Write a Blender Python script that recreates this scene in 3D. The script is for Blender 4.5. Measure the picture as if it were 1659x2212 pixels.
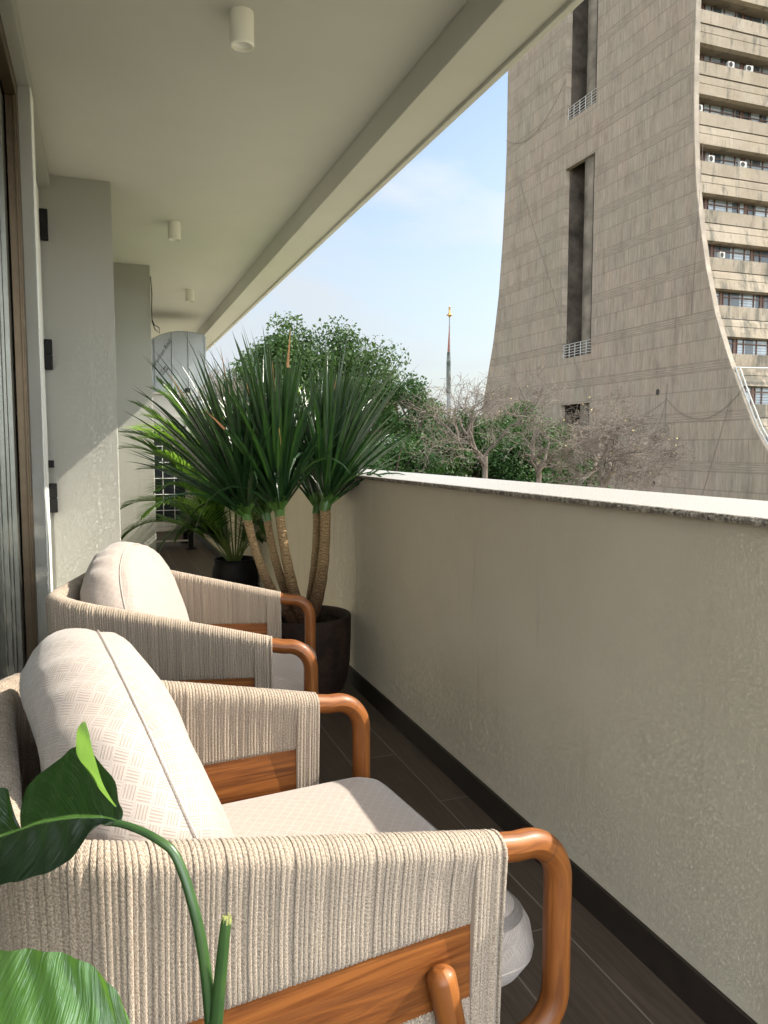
import bpy, bmesh, math, random
import numpy as np
from mathutils import Vector, Matrix, noise
R = math.radians
random.seed(7)
rng = np.random.default_rng(11)
for o in list(bpy.data.objects): bpy.data.objects.remove(o)
sc = bpy.context.scene
COL = sc.collection

# ------------------------------------------------------------------ camera, world, sun
ZC = 1.25
cam = bpy.data.cameras.new('Camera'); camo = bpy.data.objects.new('Camera', cam); COL.objects.link(camo)
cam.sensor_fit = 'HORIZONTAL'; cam.sensor_width = 36.0; cam.lens = 36.0*1655/1659
cam.clip_start = 0.02; cam.clip_end = 3000
camo.location = (0, 0, ZC)
camo.rotation_euler = (R(90-4.7665), 0, R(-20.0925))
sc.camera = camo
sc.render.resolution_x = 768; sc.render.resolution_y = 1024

SUN = Vector((1.0, -0.13, 0.93)).normalized()
sun_el = math.asin(SUN.z)
sun_az = math.atan2(SUN.x, SUN.y)
w = bpy.data.worlds.new("World"); sc.world = w; w.use_nodes = True
nt = w.node_tree; nt.nodes.clear()
def wn(t, **k):
    n = nt.nodes.new(t)
    for a, b in k.items(): setattr(n, a, b)
    return n
sky = wn('ShaderNodeTexSky'); sky.sky_type = 'NISHITA'; sky.sun_disc = False
sky.sun_elevation = sun_el; sky.sun_rotation = sun_az; sky.air_density = 1.2; sky.dust_density = 2.5; sky.ozone_density = 1.2
tc = wn('ShaderNodeTexCoord'); mp = wn('ShaderNodeMapping'); mp.inputs['Scale'].default_value = (1.0, 1.3, 3.2)
mp.inputs['Location'].default_value = (3.1, 0.4, 0.0)
n1 = wn('ShaderNodeTexNoise'); n1.inputs['Scale'].default_value = 1.9; n1.inputs['Detail'].default_value = 7; n1.inputs['Roughness'].default_value = 0.52; n1.inputs['Distortion'].default_value = 0.35
rp = wn('ShaderNodeValToRGB'); rp.color_ramp.elements[0].position = 0.44; rp.color_ramp.elements[1].position = 0.60
sep = wn('ShaderNodeSeparateXYZ')
hz = wn('ShaderNodeMapRange'); hz.inputs['From Min'].default_value = 0.0; hz.inputs['From Max'].default_value = 0.42; hz.inputs['To Min'].default_value = 1.0; hz.inputs['To Max'].default_value = 0.0
mx0 = wn('ShaderNodeMath', operation='MULTIPLY'); mx0.inputs[1].default_value = 0.85
add = wn('ShaderNodeMath', operation='MAXIMUM')
mxh = wn('ShaderNodeMath', operation='MULTIPLY'); mxh.inputs[1].default_value = 0.66
mix = wn('ShaderNodeMix', data_type='RGBA'); mix.inputs['B'].default_value = (7.6, 8.2, 9.0, 1)
bg = wn('ShaderNodeBackground'); bg.inputs['Strength'].default_value = 0.06
out = wn('ShaderNodeOutputWorld')
L = nt.links.new
L(tc.outputs['Generated'], mp.inputs['Vector']); L(mp.outputs['Vector'], n1.inputs['Vector']); L(n1.outputs['Fac'], rp.inputs['Fac'])
L(tc.outputs['Generated'], sep.inputs[0]); L(sep.outputs['Z'], hz.inputs['Value']); L(hz.outputs['Result'], mxh.inputs[0])
L(rp.outputs['Color'], mx0.inputs[0]); L(mx0.outputs[0], add.inputs[0]); L(mxh.outputs[0], add.inputs[1])
dot = wn('ShaderNodeVectorMath', operation='DOT_PRODUCT'); dot.inputs[1].default_value = tuple(SUN)
nrmv = wn('ShaderNodeVectorMath', operation='NORMALIZE'); L(tc.outputs['Generated'], nrmv.inputs[0]); L(nrmv.outputs[0], dot.inputs[0])
dm = wn('ShaderNodeMath', operation='MAXIMUM'); dm.inputs[1].default_value = 0.0; L(dot.outputs['Value'], dm.inputs[0])
dp = wn('ShaderNodeMath', operation='POWER'); dp.inputs[1].default_value = 3.2; L(dm.outputs[0], dp.inputs[0])
dk = wn('ShaderNodeMath', operation='MULTIPLY_ADD'); dk.inputs[1].default_value = 3.0; dk.inputs[2].default_value = 1.0; L(dp.outputs[0], dk.inputs[0])
cl = wn('ShaderNodeVectorMath', operation='SCALE'); cl.inputs[0].default_value = (3.2, 3.4, 3.6); d2 = wn('ShaderNodeVectorMath', operation='DOT_PRODUCT'); d2.inputs[1].default_value = tuple(Vector((-0.25, -0.93, 0.30)).normalized()); L(nrmv.outputs[0], d2.inputs[0])  # second lobe: unseen bright sky behind the camera, added to light the parapet
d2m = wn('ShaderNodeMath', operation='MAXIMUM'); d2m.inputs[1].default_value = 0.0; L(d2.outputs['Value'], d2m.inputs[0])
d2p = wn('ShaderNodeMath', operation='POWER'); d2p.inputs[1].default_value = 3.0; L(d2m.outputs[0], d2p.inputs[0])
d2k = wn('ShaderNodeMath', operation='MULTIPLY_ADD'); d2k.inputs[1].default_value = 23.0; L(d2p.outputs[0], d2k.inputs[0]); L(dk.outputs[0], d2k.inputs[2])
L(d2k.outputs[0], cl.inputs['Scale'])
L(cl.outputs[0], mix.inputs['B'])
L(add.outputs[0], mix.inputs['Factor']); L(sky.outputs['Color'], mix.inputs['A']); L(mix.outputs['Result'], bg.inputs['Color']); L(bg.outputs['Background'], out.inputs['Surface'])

sl = bpy.data.lights.new('Sun', 'SUN'); sl.energy = 2.9; sl.angle = R(0.5); sl.color = (1.0, 0.93, 0.82)
so = bpy.data.objects.new('Sun', sl); COL.objects.link(so); so.location = (20, -3, 30)
so.rotation_euler = SUN.to_track_quat('Z', 'Y').to_euler()

sc.view_settings.view_transform = 'Standard'; sc.view_settings.look = 'None'
sc.view_settings.gamma = 1.0; sc.view_settings.use_curve_mapping = False
sc.view_settings.exposure = 2.0
sc.render.engine = 'CYCLES'
sc.cycles.max_bounces = 10; sc.cycles.diffuse_bounces = 6; sc.cycles.transparent_max_bounces = 8

# ------------------------------------------------------------------ helpers
def tag(o, label=None, cat=None, group=None, kind=None):
    if label: o['label'] = label
    if cat: o['category'] = cat
    if group: o['group'] = group
    if kind: o['kind'] = kind
    return o
def empty(name, loc=(0, 0, 0), rz=0.0):
    o = bpy.data.objects.new(name, None); COL.objects.link(o); o.location = loc; o.rotation_euler = (0, 0, rz)
    o.empty_display_size = 0.1
    return o
class MB:
    def __init__(s): s.v = []; s.f = []; s.uv = []; s.n = 0; s.mi = []; s.m = 0
    def add(s, vs, fs, uvs=None):
        b = s.n
        s.v.extend([tuple(map(float, p)) for p in vs]); s.n += len(vs)
        for f in fs: s.f.append(tuple(i+b for i in f)); s.mi.append(s.m)
        if uvs is None: uvs = [(p[0], p[1]) for p in vs]
        s.uv.extend([tuple(map(float, q)) for q in uvs])
        return s
    def box(s, a, b, M=None):
        x0, y0, z0 = a; x1, y1, z1 = b
        vs = [(x0,y0,z0),(x1,y0,z0),(x1,y1,z0),(x0,y1,z0),(x0,y0,z1),(x1,y0,z1),(x1,y1,z1),(x0,y1,z1)]
        if M is not None: vs = [tuple(M @ Vector(p)) for p in vs]
        return s.add(vs, [(0,3,2,1),(4,5,6,7),(0,1,5,4),(1,2,6,5),(2,3,7,6),(3,0,4,7)])
    def quad(s, a, b, c, d): return s.add([a, b, c, d], [(0,1,2,3)], [(0,0),(1,0),(1,1),(0,1)])
    def tube(s, P, rad, n=10, cap=True, vscale=1.0, flat=1.0):
        P = [Vector(p) for p in P]
        if not hasattr(rad, '__len__'): rad = [rad]*len(P)
        T = []
        for i in range(len(P)):
            a = P[max(0, i-1)]; b = P[min(len(P)-1, i+1)]; t = (b-a)
            T.append(t.normalized() if t.length > 1e-9 else Vector((0,0,1)))
        ref = Vector((0,0,1)) if abs(T[0].z) < 0.9 else Vector((1,0,0))
        nx = T[0].cross(ref).normalized(); vs = []; uv = []; l = 0
        for i in range(len(P)):
            if i: 
                nx = (nx - T[i]*nx.dot(T[i])); nx = nx.normalized() if nx.length > 1e-6 else T[i].orthogonal().normalized()
                l += (P[i]-P[i-1]).length
            ny = T[i].cross(nx)
            for k in range(n+1):
                a = 2*math.pi*k/n
                vs.append(P[i] + (nx*math.cos(a)+ny*math.sin(a)*flat)*rad[i]); uv.append((k/n*2*math.pi*rad[0], l*vscale))
        fs = []
        for i in range(len(P)-1):
            for k in range(n):
                a = i*(n+1)+k; fs.append((a, a+1, a+n+2, a+n+1))
        if cap:
            fs.append(tuple(range(n-1, -1, -1))); e = (len(P)-1)*(n+1); fs.append(tuple(range(e, e+n)))
        return s.add(vs, fs, uv)
    def lathe(s, prof, c=(0,0,0), n=48):
        vs = []; uv = []
        for i, (r, z) in enumerate(prof):
            for k in range(n+1):
                a = 2*math.pi*k/n; vs.append((c[0]+r*math.cos(a), c[1]+r*math.sin(a), c[2]+z)); uv.append((k/n, z))
        fs = []
        for i in range(len(prof)-1):
            for k in range(n):
                a = i*(n+1)+k; fs.append((a, a+1, a+n+2, a+n+1))
        return s.add(vs, fs, uv)
    def grid(s, pts, uvs=None, closeu=False):
        nu = len(pts); nv = len(pts[0]); vs = [p for row in pts for p in row]; fs = []
        for i in range(nu-1 + (1 if closeu else 0)):
            for j in range(nv-1):
                a = i*nv+j; b = ((i+1) % nu)*nv+j
                fs.append((a, b, b+1, a+1))
        return s.add(vs, fs, [q for row in uvs for q in row] if uvs else None)
    def build(s, name, mat, parent=None, smooth=False, bevel=0.0, angle=35, weld=False):
        me = bpy.data.meshes.new(name); me.from_pydata(s.v, [], s.f)
        lay = me.uv_layers.new(name='UVMap')
        li = np.zeros(len(me.loops), dtype=np.int32); me.loops.foreach_get('vertex_index', li)
        uva = np.array(s.uv, dtype=np.float32)[li]; lay.data.foreach_set('uv', uva.ravel())
        mats = mat if isinstance(mat, (list, tuple)) else [mat]
        for m_ in mats: me.materials.append(m_)
        if len(mats) > 1: me.polygons.foreach_set('material_index', np.array(s.mi, dtype=np.int32))
        if weld:
            bm = bmesh.new(); bm.from_mesh(me); bmesh.ops.remove_doubles(bm, verts=bm.verts, dist=1e-5); bm.to_mesh(me); bm.free()
        if smooth:
            me.polygons.foreach_set('use_smooth', [True]*len(me.polygons))
            me.set_sharp_from_angle(angle=R(angle))
        me.update()
        o = bpy.data.objects.new(name, me); COL.objects.link(o)
        if parent is not None: o.parent = parent
        if bevel > 0:
            b = o.modifiers.new('bevel', 'BEVEL'); b.width = bevel; b.segments = 2; b.limit_method = 'ANGLE'; b.angle_limit = R(40)
        return o

class G:
    """tiny node-graph helper"""
    def __init__(s, name):
        s.m = bpy.data.materials.new(name); s.m.use_nodes = True; s.t = s.m.node_tree; s.t.nodes.clear()
        s.out = s.t.nodes.new('ShaderNodeOutputMaterial')
    def set(s, n, k, v):
        i = n.inputs[k]
        if hasattr(v, 'is_output') or isinstance(v, bpy.types.NodeSocket): s.t.links.new(v, i)
        else:
            if hasattr(i.default_value, '__len__') and not hasattr(v, '__len__'): v = (v,)*len(i.default_value)
            if hasattr(i.default_value, '__len__') and len(i.default_value) == 4 and len(v) == 3: v = (*v, 1)
            i.default_value = v
    def n(s, t, ins=None, **k):
        x = s.t.nodes.new('ShaderNode'+t)
        for a, b in k.items(): setattr(x, a, b)
        for a, b in (ins or {}).items(): s.set(x, a, b)
        return x
    def math(s, op, a, b=None, c=None, clamp=False):
        x = s.n('Math', operation=op, use_clamp=clamp); s.set(x, 0, a)
        if b is not None: s.set(x, 1, b)
        if c is not None: s.set(x, 2, c)
        return x.outputs[0]
    def mix(s, f, a, b, mode='MIX'):
        x = s.n('Mix', data_type='RGBA', blend_type=mode)
        s.set(x, 0, f); s.set(x, 6, a); s.set(x, 7, b); return x.outputs[2]
    def noise(s, vec, scale, detail=3, rough=0.5, dist=0.0):
        return s.n('TexNoise', {'Vector': vec, 'Scale': scale, 'Detail': detail, 'Roughness': rough, 'Distortion': dist}).outputs['Fac']
    def map(s, vec, scale=(1,1,1), loc=(0,0,0), rot=(0,0,0)):
        return s.n('Mapping', {'Vector': vec, 'Scale': scale, 'Location': loc, 'Rotation': rot}).outputs[0]
    def ramp(s, f, stops):
        x = s.n('ValToRGB', {'Fac': f}); cr = x.color_ramp
        while len(cr.elements) < len(stops): cr.elements.new(0.5)
        for e, (p, c) in zip(cr.elements, stops):
            e.position = p; e.color = (c, c, c, 1) if not hasattr(c, '__len__') else (*c, 1)
        return x.outputs[0]
    def obj(s): return s.n('TexCoord').outputs['Object']
    def uv(s): return s.n('TexCoord').outputs['UV']
    def sepxyz(s, v): x = s.n('SeparateXYZ', {0: v}); return x.outputs
    def bump(s, h, dist, strength=1.0, normal=None):
        d = {'Height': h, 'Distance': dist, 'Strength': strength}
        if normal is not None: d['Normal'] = normal
        return s.n('Bump', d).outputs[0]
    def done(s, color, rough=0.8, normal=None, spec=0.3, metal=0.0, trans=None, coat=0.0, tw=0.35, sheen=0.0):
        p = s.n('BsdfPrincipled', {'Base Color': color, 'Roughness': rough, 'Metallic': metal, 'Specular IOR Level': spec, 'Coat Weight': coat, 'Coat Roughness': 0.15, 'Sheen Weight': sheen})
        if normal is not None: s.set(p, 'Normal', normal)
        sh = p.outputs[0]
        if trans is not None:
            t = s.n('BsdfTranslucent', {'Color': trans})
            m = s.n('MixShader', {0: tw, 1: sh, 2: t.outputs[0]}); sh = m.outputs[0]
        s.t.links.new(sh, s.out.inputs['Surface']); return s.m

def flat(name, c, rough=0.6, metal=0.0, spec=0.4, var=0.06, scale=6.0, bump=0.0, bscale=200):
    g = G(name); o = g.obj(); n = g.noise(o, scale, 5, 0.6)
    f = g.ramp(n, [(0.3, 1-var*2), (0.7, 1+0.0)])
    col = g.mix(1.0, c, f, 'MULTIPLY')
    nm = g.bump(g.noise(o, bscale, 2), bump) if bump else None
    return g.done(col, rough, nm, spec, metal)

# ------------------------------------------------------------------ materials: balcony
def stucco(name, base, speck, worm=1.0, scale=85.0, stain=0.15, speckf=0.5, streak=0.0):
    g = G(name); o = g.obj()
    warp = g.n('VectorMath', {0: o, 1: g.n('TexNoise', {'Vector': o, 'Scale': scale*0.8, 'Detail': 2}).outputs['Color']}, operation='MULTIPLY_ADD')
    g.set(warp, 1, (1,1,1)); nn = g.n('TexNoise', {'Vector': o, 'Scale': scale*0.9, 'Detail': 2}).outputs['Color']
    sc_ = g.n('VectorMath', {0: nn, 'Scale': 0.011}, operation='SCALE').outputs[0]
    g.set(warp, 2, sc_)
    v = warp.outputs[0]
    h = g.noise(v, scale, 2, 0.55)
    h1 = g.ramp(h, [(0.40, 0.0), (0.52, 0.9), (0.7, 1.0)])
    fine = g.noise(o, scale*3.2, 3, 0.6)
    hh = g.math('ADD', h1, g.math('MULTIPLY', fine, 0.35))
    big = g.noise(g.map(o, (1, 1, 0.35)), 1.6, 6, 0.6)
    stn = g.ramp(big, [(0.3, 1-stain), (0.65, 1.0)])
    sp = g.ramp(g.noise(v, scale*1.5, 2, 0.5), [(0.565, 0.0), (0.605, 1.0)])
    sp2 = g.math('MULTIPLY', sp, g.math('MULTIPLY', g.ramp(g.noise(o, 2.2, 4, 0.6), [(0.35, 0.35), (0.7, 1.0)]), speckf))
    c = g.mix(sp2, base, speck)
    c = g.mix(1.0, c, stn, 'MULTIPLY')
    if streak:
        sk = g.ramp(g.noise(g.map(o, (7, 7, 0.55)), 1.7, 5, 0.7), [(0.60, 0.0), (0.72, 1.0)])
        c = g.mix(g.math('MULTIPLY', sk, streak), c, speck)
        mk = g.ramp(g.noise(g.map(o, (16, 16, 3)), 1.3, 3, 0.6), [(0.74, 0.0), (0.78, 1.0)])
        c = g.mix(g.math('MULTIPLY', mk, 0.55), c, speck)
    return g.done(c, 0.85, g.bump(hh, 0.0032*worm), 0.25)
M_WALL = stucco('pillar_stucco', (0.79, 0.78, 0.69), (0.62, 0.61, 0.54), 2.4, 88, 0.05, 0.25)
M_PARA = stucco('parapet_stucco', (0.90, 0.795, 0.61), (0.40, 0.31, 0.19), 0.9, 84, 0.05, 1.0, 0.28)
M_CEIL = stucco('ceiling_stucco', (0.87, 0.855, 0.765), (0.68, 0.65, 0.56), 0.5, 90, 0.05, 0.3)
M_SMOOTH = flat('white_plaster', (0.72, 0.72, 0.66), 0.6, var=0.05, bump=0.0006, bscale=40)

def granite():
    g = G('grey_granite'); o = g.obj()
    v = g.n('TexVoronoi', {'Vector': g.map(o, (1, 0.75, 1)), 'Scale': 260.0}).outputs['Distance']
    a = g.ramp(g.noise(o, 210, 4, 0.7), [(0.34, (0.08,0.075,0.07)), (0.46, (0.24,0.23,0.21)), (0.62, (0.46,0.45,0.42))])
    b = g.noise(g.map(o, (5, 0.5, 5)), 8, 5, 0.6)
    c = g.mix(g.math('MULTIPLY', b, 0.4), a, (0.33, 0.325, 0.31))
    h = g.noise(o, 150, 4, 0.7)
    return g.done(c, 0.42, g.bump(h, 0.0015), 0.45)
M_GRAN = granite()
def granite_edge():
    g = G('rough_granite_edge'); o = g.obj()
    a = g.ramp(g.noise(o, 95, 6, 0.75), [(0.38, (0.035,0.03,0.025)), (0.52, (0.17,0.15,0.12)), (0.66, (0.42,0.38,0.31))])
    return g.done(a, 0.8, g.bump(g.noise(o, 110, 5, 0.7), 0.004), 0.3)
M_GEDGE = granite_edge()
def tiles(name, base, dark, rough=0.55):
    g = G(name); o = g.obj()
    v = g.map(o, (1, 1, 1), (0.0, 0.31, 0), (0, 0, R(90)))
    br = g.n('TexBrick', {'Vector': v, 'Scale': 1.0, 'Mortar Size': 0.0021, 'Mortar Smooth': 0.1, 'Brick Width': 1.2, 'Row Height': 0.2, 'Color1': (0.0,0,0), 'Color2': (1,1,1), 'Mortar': (0.5,0.5,0.5), 'Bias': 0.0}, offset=0.37)
    grain = g.noise(g.map(o, (30, 1.6, 1)), 3.0, 8, 0.65, 0.6)
    gr2 = g.noise(g.map(o, (9, 0.7, 1)), 3.0, 5, 0.6, 0.8)
    c = g.mix(g.ramp(grain, [(0.35, 0.0), (0.65, 1.0)]), dark, base)
    c = g.mix(g.math('MULTIPLY', g.ramp(gr2, [(0.4, 0.0), (0.7, 1.0)]), 0.45), c, tuple(x*0.7 for x in dark))
    tint = g.math('MULTIPLY_ADD', g.sepxyz(br.outputs['Color'])[0], 0.35, 0.82)
    c = g.mix(1.0, c, tint, 'MULTIPLY')
    c = g.mix(br.outputs['Fac'], c, (0.17, 0.15, 0.12))
    h = g.math('ADD', g.math('MULTIPLY', grain, 0.25), g.math('MULTIPLY', br.outputs['Fac'], -1.0))
    return g.done(c, g.math('MULTIPLY_ADD', grain, 0.15, rough-0.1), g.bump(h, 0.0012), 0.4)
M_TILE = tiles('wood_look_tile', (0.08835, 0.06417, 0.0465), (0.0465, 0.03301, 0.02371))
M_SKIRT = flat('dark_skirting_tile', (0.02531, 0.018, 0.0135), 0.5, var=0.2, scale=14)

# chair materials
def rope_mat():
    g = G('woven_rope'); u = g.uv(); x = g.sepxyz(u)
    # u.x = rope index units (1 per rope), u.y = metres along the rope
    tw = g.n('CombineXYZ', {0: g.math('MULTIPLY', x[0], 1.0), 1: g.math('MULTIPLY', x[1], 110.0)})
    fr = g.math('FRACT', x[0])
    d = g.math('ADD', g.math('MULTIPLY', x[1], 170.0), g.math('MULTIPLY', g.math('ABSOLUTE', g.math('SUBTRACT', fr, 0.5)), 3.0))
    s = g.math('SINE', g.math('MULTIPLY', d, 6.2832))
    n = g.noise(g.n('CombineXYZ', {0: g.math('MULTIPLY', x[0], 3.2), 1: g.math('MULTIPLY', x[1], 300.0)}).outputs[0], 1.0, 3, 0.7)
    wn_ = g.n('TexWhiteNoise', {'W': g.math('FLOOR', x[0])}, noise_dimensions='1D').outputs['Value']
    c = g.mix(g.ramp(n, [(0.38, 0.0), (0.62, 1.0)]), (0.185, 0.138, 0.098), (0.43, 0.355, 0.272))
    c = g.mix(1.0, c, g.math('MULTIPLY_ADD', wn_, 0.22, 0.82), 'MULTIPLY')
    c = g.mix(1.0, c, g.math('MULTIPLY_ADD', s, 0.05, 0.95), 'MULTIPLY')
    h = g.math('ADD', g.math('MULTIPLY', s, 0.25), g.math('MULTIPLY', n, 1.3))
    return g.done(c, 0.9, g.bump(h, 0.0007), 0.15, sheen=0.2)
M_ROPE = rope_mat()
def teak(name, ax='uv'):
    g = G(name)
    o = g.uv() if ax == 'uv' else g.obj()
    v = g.map(o, (26, 1.6, 26)) if ax == 'uv' else g.map(o, (1.6, 26, 26))
    a = g.noise(v, 1.6, 9, 0.62, 1.2)
    b = g.noise(g.map(o, (70, 2.5, 70)) if ax == 'uv' else g.map(o, (2.5, 70, 70)), 2.2, 4, 0.6)
    st = g.ramp(g.noise(v, 0.55, 3, 0.5, 2.0), [(0.50, 0.0), (0.56, 0.8), (0.60, 0.1), (0.68, 0.9), (0.74, 0.0)])
    c = g.mix(g.ramp(a, [(0.33, 0.0), (0.68, 1.0)]), (0.105, 0.030, 0.006), (0.255, 0.088, 0.018))
    c = g.mix(g.math('MULTIPLY', st, 0.62), c, (0.0576, 0.01792, 0.00576))
    c = g.mix(g.math('MULTIPLY', g.ramp(b, [(0.5, 0.0), (0.72, 1.0)]), 0.30), c, (0.136, 0.04, 0.0096))
    return g.done(c, g.math('MULTIPLY_ADD', a, 0.25, 0.34), g.bump(b, 0.0004), 0.3, coat=0.04)
M_TEAK = teak('oiled_teak')
M_TEAKB = teak('oiled_teak_board', 'obj')
def fabric():
    g = G('basketweave_fabric'); u = g.uv()
    v = g.map(u, (1, 1, 1), (0, 0, 0), (0, 0, R(38)))
    x = g.sepxyz(v)
    S = 50.0
    a = g.math('MULTIPLY', x[0], S); b = g.math('MULTIPLY', x[1], S)
    ck = g.math('FLOOR', g.math('MODULO', g.math('ABSOLUTE', g.math('ADD', g.math('FLOOR', a), g.math('FLOOR', b))), 2.0))
    fa = g.math('FRACT', a); fb = g.math('FRACT', b)
    # five stripes in each block, alternating direction
    wa = g.math('SINE', g.math('MULTIPLY', a, 6.2832*5)); wb = g.math('SINE', g.math('MULTIPLY', b, 6.2832*5))
    st = g.n('Mix', {0: ck, 2: wa, 3: wb}, data_type='FLOAT').outputs[0]
    st = g.ramp(st, [(0.0, 0.0), (0.25, 1.0)])
    ea = g.math('MINIMUM', fa, g.math('SUBTRACT', 1.0, fa)); eb = g.math('MINIMUM', fb, g.math('SUBTRACT', 1.0, fb))
    edge = g.math('LESS_THAN', g.math('MINIMUM', ea, eb), 0.07)
    pat = g.math('MAXIMUM', g.math('SUBTRACT', 1.0, st), edge)
    th = g.noise(g.map(u, (900, 900, 1)), 1.0, 2, 0.5)
    c = g.mix(pat, (0.275, 0.222, 0.186), (0.332, 0.284, 0.246))
    c = g.mix(1.0, c, g.math('MULTIPLY_ADD', th, 0.10, 0.93), 'MULTIPLY')
    w_ = g.noise(u, 7.0, 4, 0.6)
    nb = g.bump(w_, 0.006)
    nb = g.bump(g.math('ADD', g.math('MULTIPLY', pat, 0.8), th), 0.0006, 1.0, nb)
    r = g.math('MULTIPLY_ADD', pat, -0.25, 0.85)
    return g.done(c, r, nb, 0.3, sheen=0.25)
M_FAB = fabric()
M_PIPE = flat('piping_fabric', (0.48, 0.415, 0.36), 0.8, var=0.08, scale=60)

M_BRONZE = flat('bronze_aluminium', (0.105, 0.075, 0.045), 0.42, 0.75, 0.5, 0.1, 20)
M_GREYAL = flat('grey_aluminium', (0.20, 0.20, 0.17), 0.35, 0.7, 0.5, 0.1, 20)
M_BLACK = flat('black_metal', (0.008, 0.008, 0.008), 0.6, 0.0, 0.2)
M_BLACKP = flat('black_planter', (0.008, 0.008, 0.009), 0.55, 0.0, 0.25, 0.3, 10, 0.002, 60)
M_LAMP = flat('white_lamp', (0.70, 0.68, 0.60), 0.4, var=0.02)
M_LENS = flat('lamp_lens', (0.80, 0.80, 0.76), 0.15, var=0.02)
M_CREAM = flat('cream_casing', (0.5084, 0.4838, 0.4182), 0.45, 0.0, 0.4, 0.05, 3)
M_DARK = flat('dark_coil', (0.012, 0.020, 0.020), 0.6, 0.2, 0.4, 0.3, 20)
M_WHITEW = flat('white_wire', (0.70, 0.70, 0.64), 0.4)
M_INK = flat('marker_ink', (0.03, 0.03, 0.03), 0.7)
M_SOIL = flat('soil', (0.035, 0.024, 0.016), 0.95, 0.0, 0.1, 0.5, 60, 0.01, 90)
def galv():
    g = G('galvanised_sheet'); o = g.obj()
    n = g.noise(o, 9, 5, 0.65); v = g.n('TexVoronoi', {'Vector': o, 'Scale': 55.0}).outputs['Color']
    c = g.mix(g.math('MULTIPLY', g.sepxyz(v)[0], 0.25), (0.3024, 0.324, 0.324), (0.4032, 0.4176, 0.4104))
    c = g.mix(g.math('MULTIPLY', n, 0.35), c, (0.2448, 0.2592, 0.252))
    return g.done(c, 0.5, g.bump(g.noise(o, 2.5, 2), 0.006), 0.5, 0.45)
M_GALV = galv()
def rust():
    g = G('rust_brown_planter'); o = g.obj()
    n = g.noise(o, 14, 7, 0.7); m_ = g.noise(o, 70, 5, 0.7)
    c = g.mix(g.ramp(n, [(0.35, 0.0), (0.65, 1.0)]), (0.008, 0.004, 0.0025), (0.0325, 0.015, 0.0075))
    c = g.mix(g.ramp(m_, [(0.55, 0.0), (0.7, 0.6)]), c, (0.045, 0.024, 0.012))
    return g.done(c, 0.75, g.bump(m_, 0.002), 0.3)
M_RUST = rust()
def leafm(name, a, b, trans, rough=0.35, tw=0.3, sc_=3.0, stripes=0.0, spec=0.5, coat=0.0):
    g = G(name); u = g.uv(); x = g.sepxyz(u)
    # u.x across the blade (-1..1 or 0..1), u.y random per leaf + along
    n = g.noise(g.obj(), sc_, 4, 0.6)
    c = g.mix(g.ramp(n, [(0.35, 0.0), (0.65, 1.0)]), a, b)
    nm = None
    if stripes:
        s = g.noise(g.n('CombineXYZ', {0: g.math('MULTIPLY', x[0], stripes), 1: g.math('MULTIPLY', x[1], 1.0)}).outputs[0], 1.0, 3, 0.6)
        c = g.mix(1.0, c, g.math('MULTIPLY_ADD', s, 0.5, 0.75), 'MULTIPLY')
        nm = g.bump(s, 0.001)
    return g.done(c, rough, nm, spec, trans=trans, tw=tw, coat=coat)
M_DRAC = leafm('dracaena_leaf', (0.0072, 0.02304, 0.00864), (0.01728, 0.04752, 0.01296), (0.0504, 0.1368, 0.018), 0.22, 0.12, 3, 7.0, 0.7)
M_DRACB = leafm('dracaena_leaf_base', (0.045, 0.11, 0.018), (0.085, 0.17, 0.03), (0.15, 0.28, 0.04), 0.4, 0.2, 5)
M_DRACT = leafm('dry_leaf_tip', (0.30, 0.15, 0.06), (0.50, 0.30, 0.15), (0.4, 0.2, 0.1), 0.6, 0.2, 5)
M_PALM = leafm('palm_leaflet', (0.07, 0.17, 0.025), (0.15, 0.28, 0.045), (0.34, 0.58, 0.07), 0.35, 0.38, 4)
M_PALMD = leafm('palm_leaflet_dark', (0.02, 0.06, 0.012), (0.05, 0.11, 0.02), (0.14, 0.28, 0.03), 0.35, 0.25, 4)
M_STEMG = leafm('palm_stem', (0.07, 0.12, 0.02), (0.14, 0.18, 0.04), (0.1, 0.2, 0.03), 0.4, 0.05, 9)

# ------------------------------------------------------------------ setting: ground, floor, ceiling
YN, YF = -0.45, 12.6
XW, XP = -0.252, 1.21
HC, HS = ZC+1.64, ZC+1.50          # ceiling, beam soffit
def groundm():
    g = G('dusty_ground'); o = g.obj(); n = g.noise(o, 0.08, 8, 0.6); m_ = g.noise(o, 2.0, 6, 0.7)
    c = g.mix(g.ramp(n, [(0.4, 0.0), (0.6, 1.0)]), (0.14, 0.15, 0.08), (0.34, 0.30, 0.24))
    c = g.mix(g.math('MULTIPLY', m_, 0.3), c, (0.16, 0.14, 0.10))
    return g.done(c, 0.95, None, 0.1)
M_GROUND = groundm()
b = MB(); b.quad((-1500,-1500,-9.5),(1500,-1500,-9.5),(1500,1500,-9.5),(-1500,1500,-9.5))
tag(b.build('ground', M_GROUND), kind='structure')
b = MB(); b.box((-0.9, YN, -0.18), (XP-0.001, YF, 0.0))
tag(b.build('balcony_floor', M_TILE), kind='structure')
# ceiling with dropped edge beam, drip lip
b = MB()
b.box((-0.9, YN, HC), (1.31, YF, HC+0.22))
b.box((1.31, YN, HS), (1.515, YF, HC+0.22))
b.box((1.515, YN, HS-0.018), (1.545, YF, HC+0.22))
tag(b.build('ceiling', M_CEIL, bevel=0.004), kind='structure')

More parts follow.
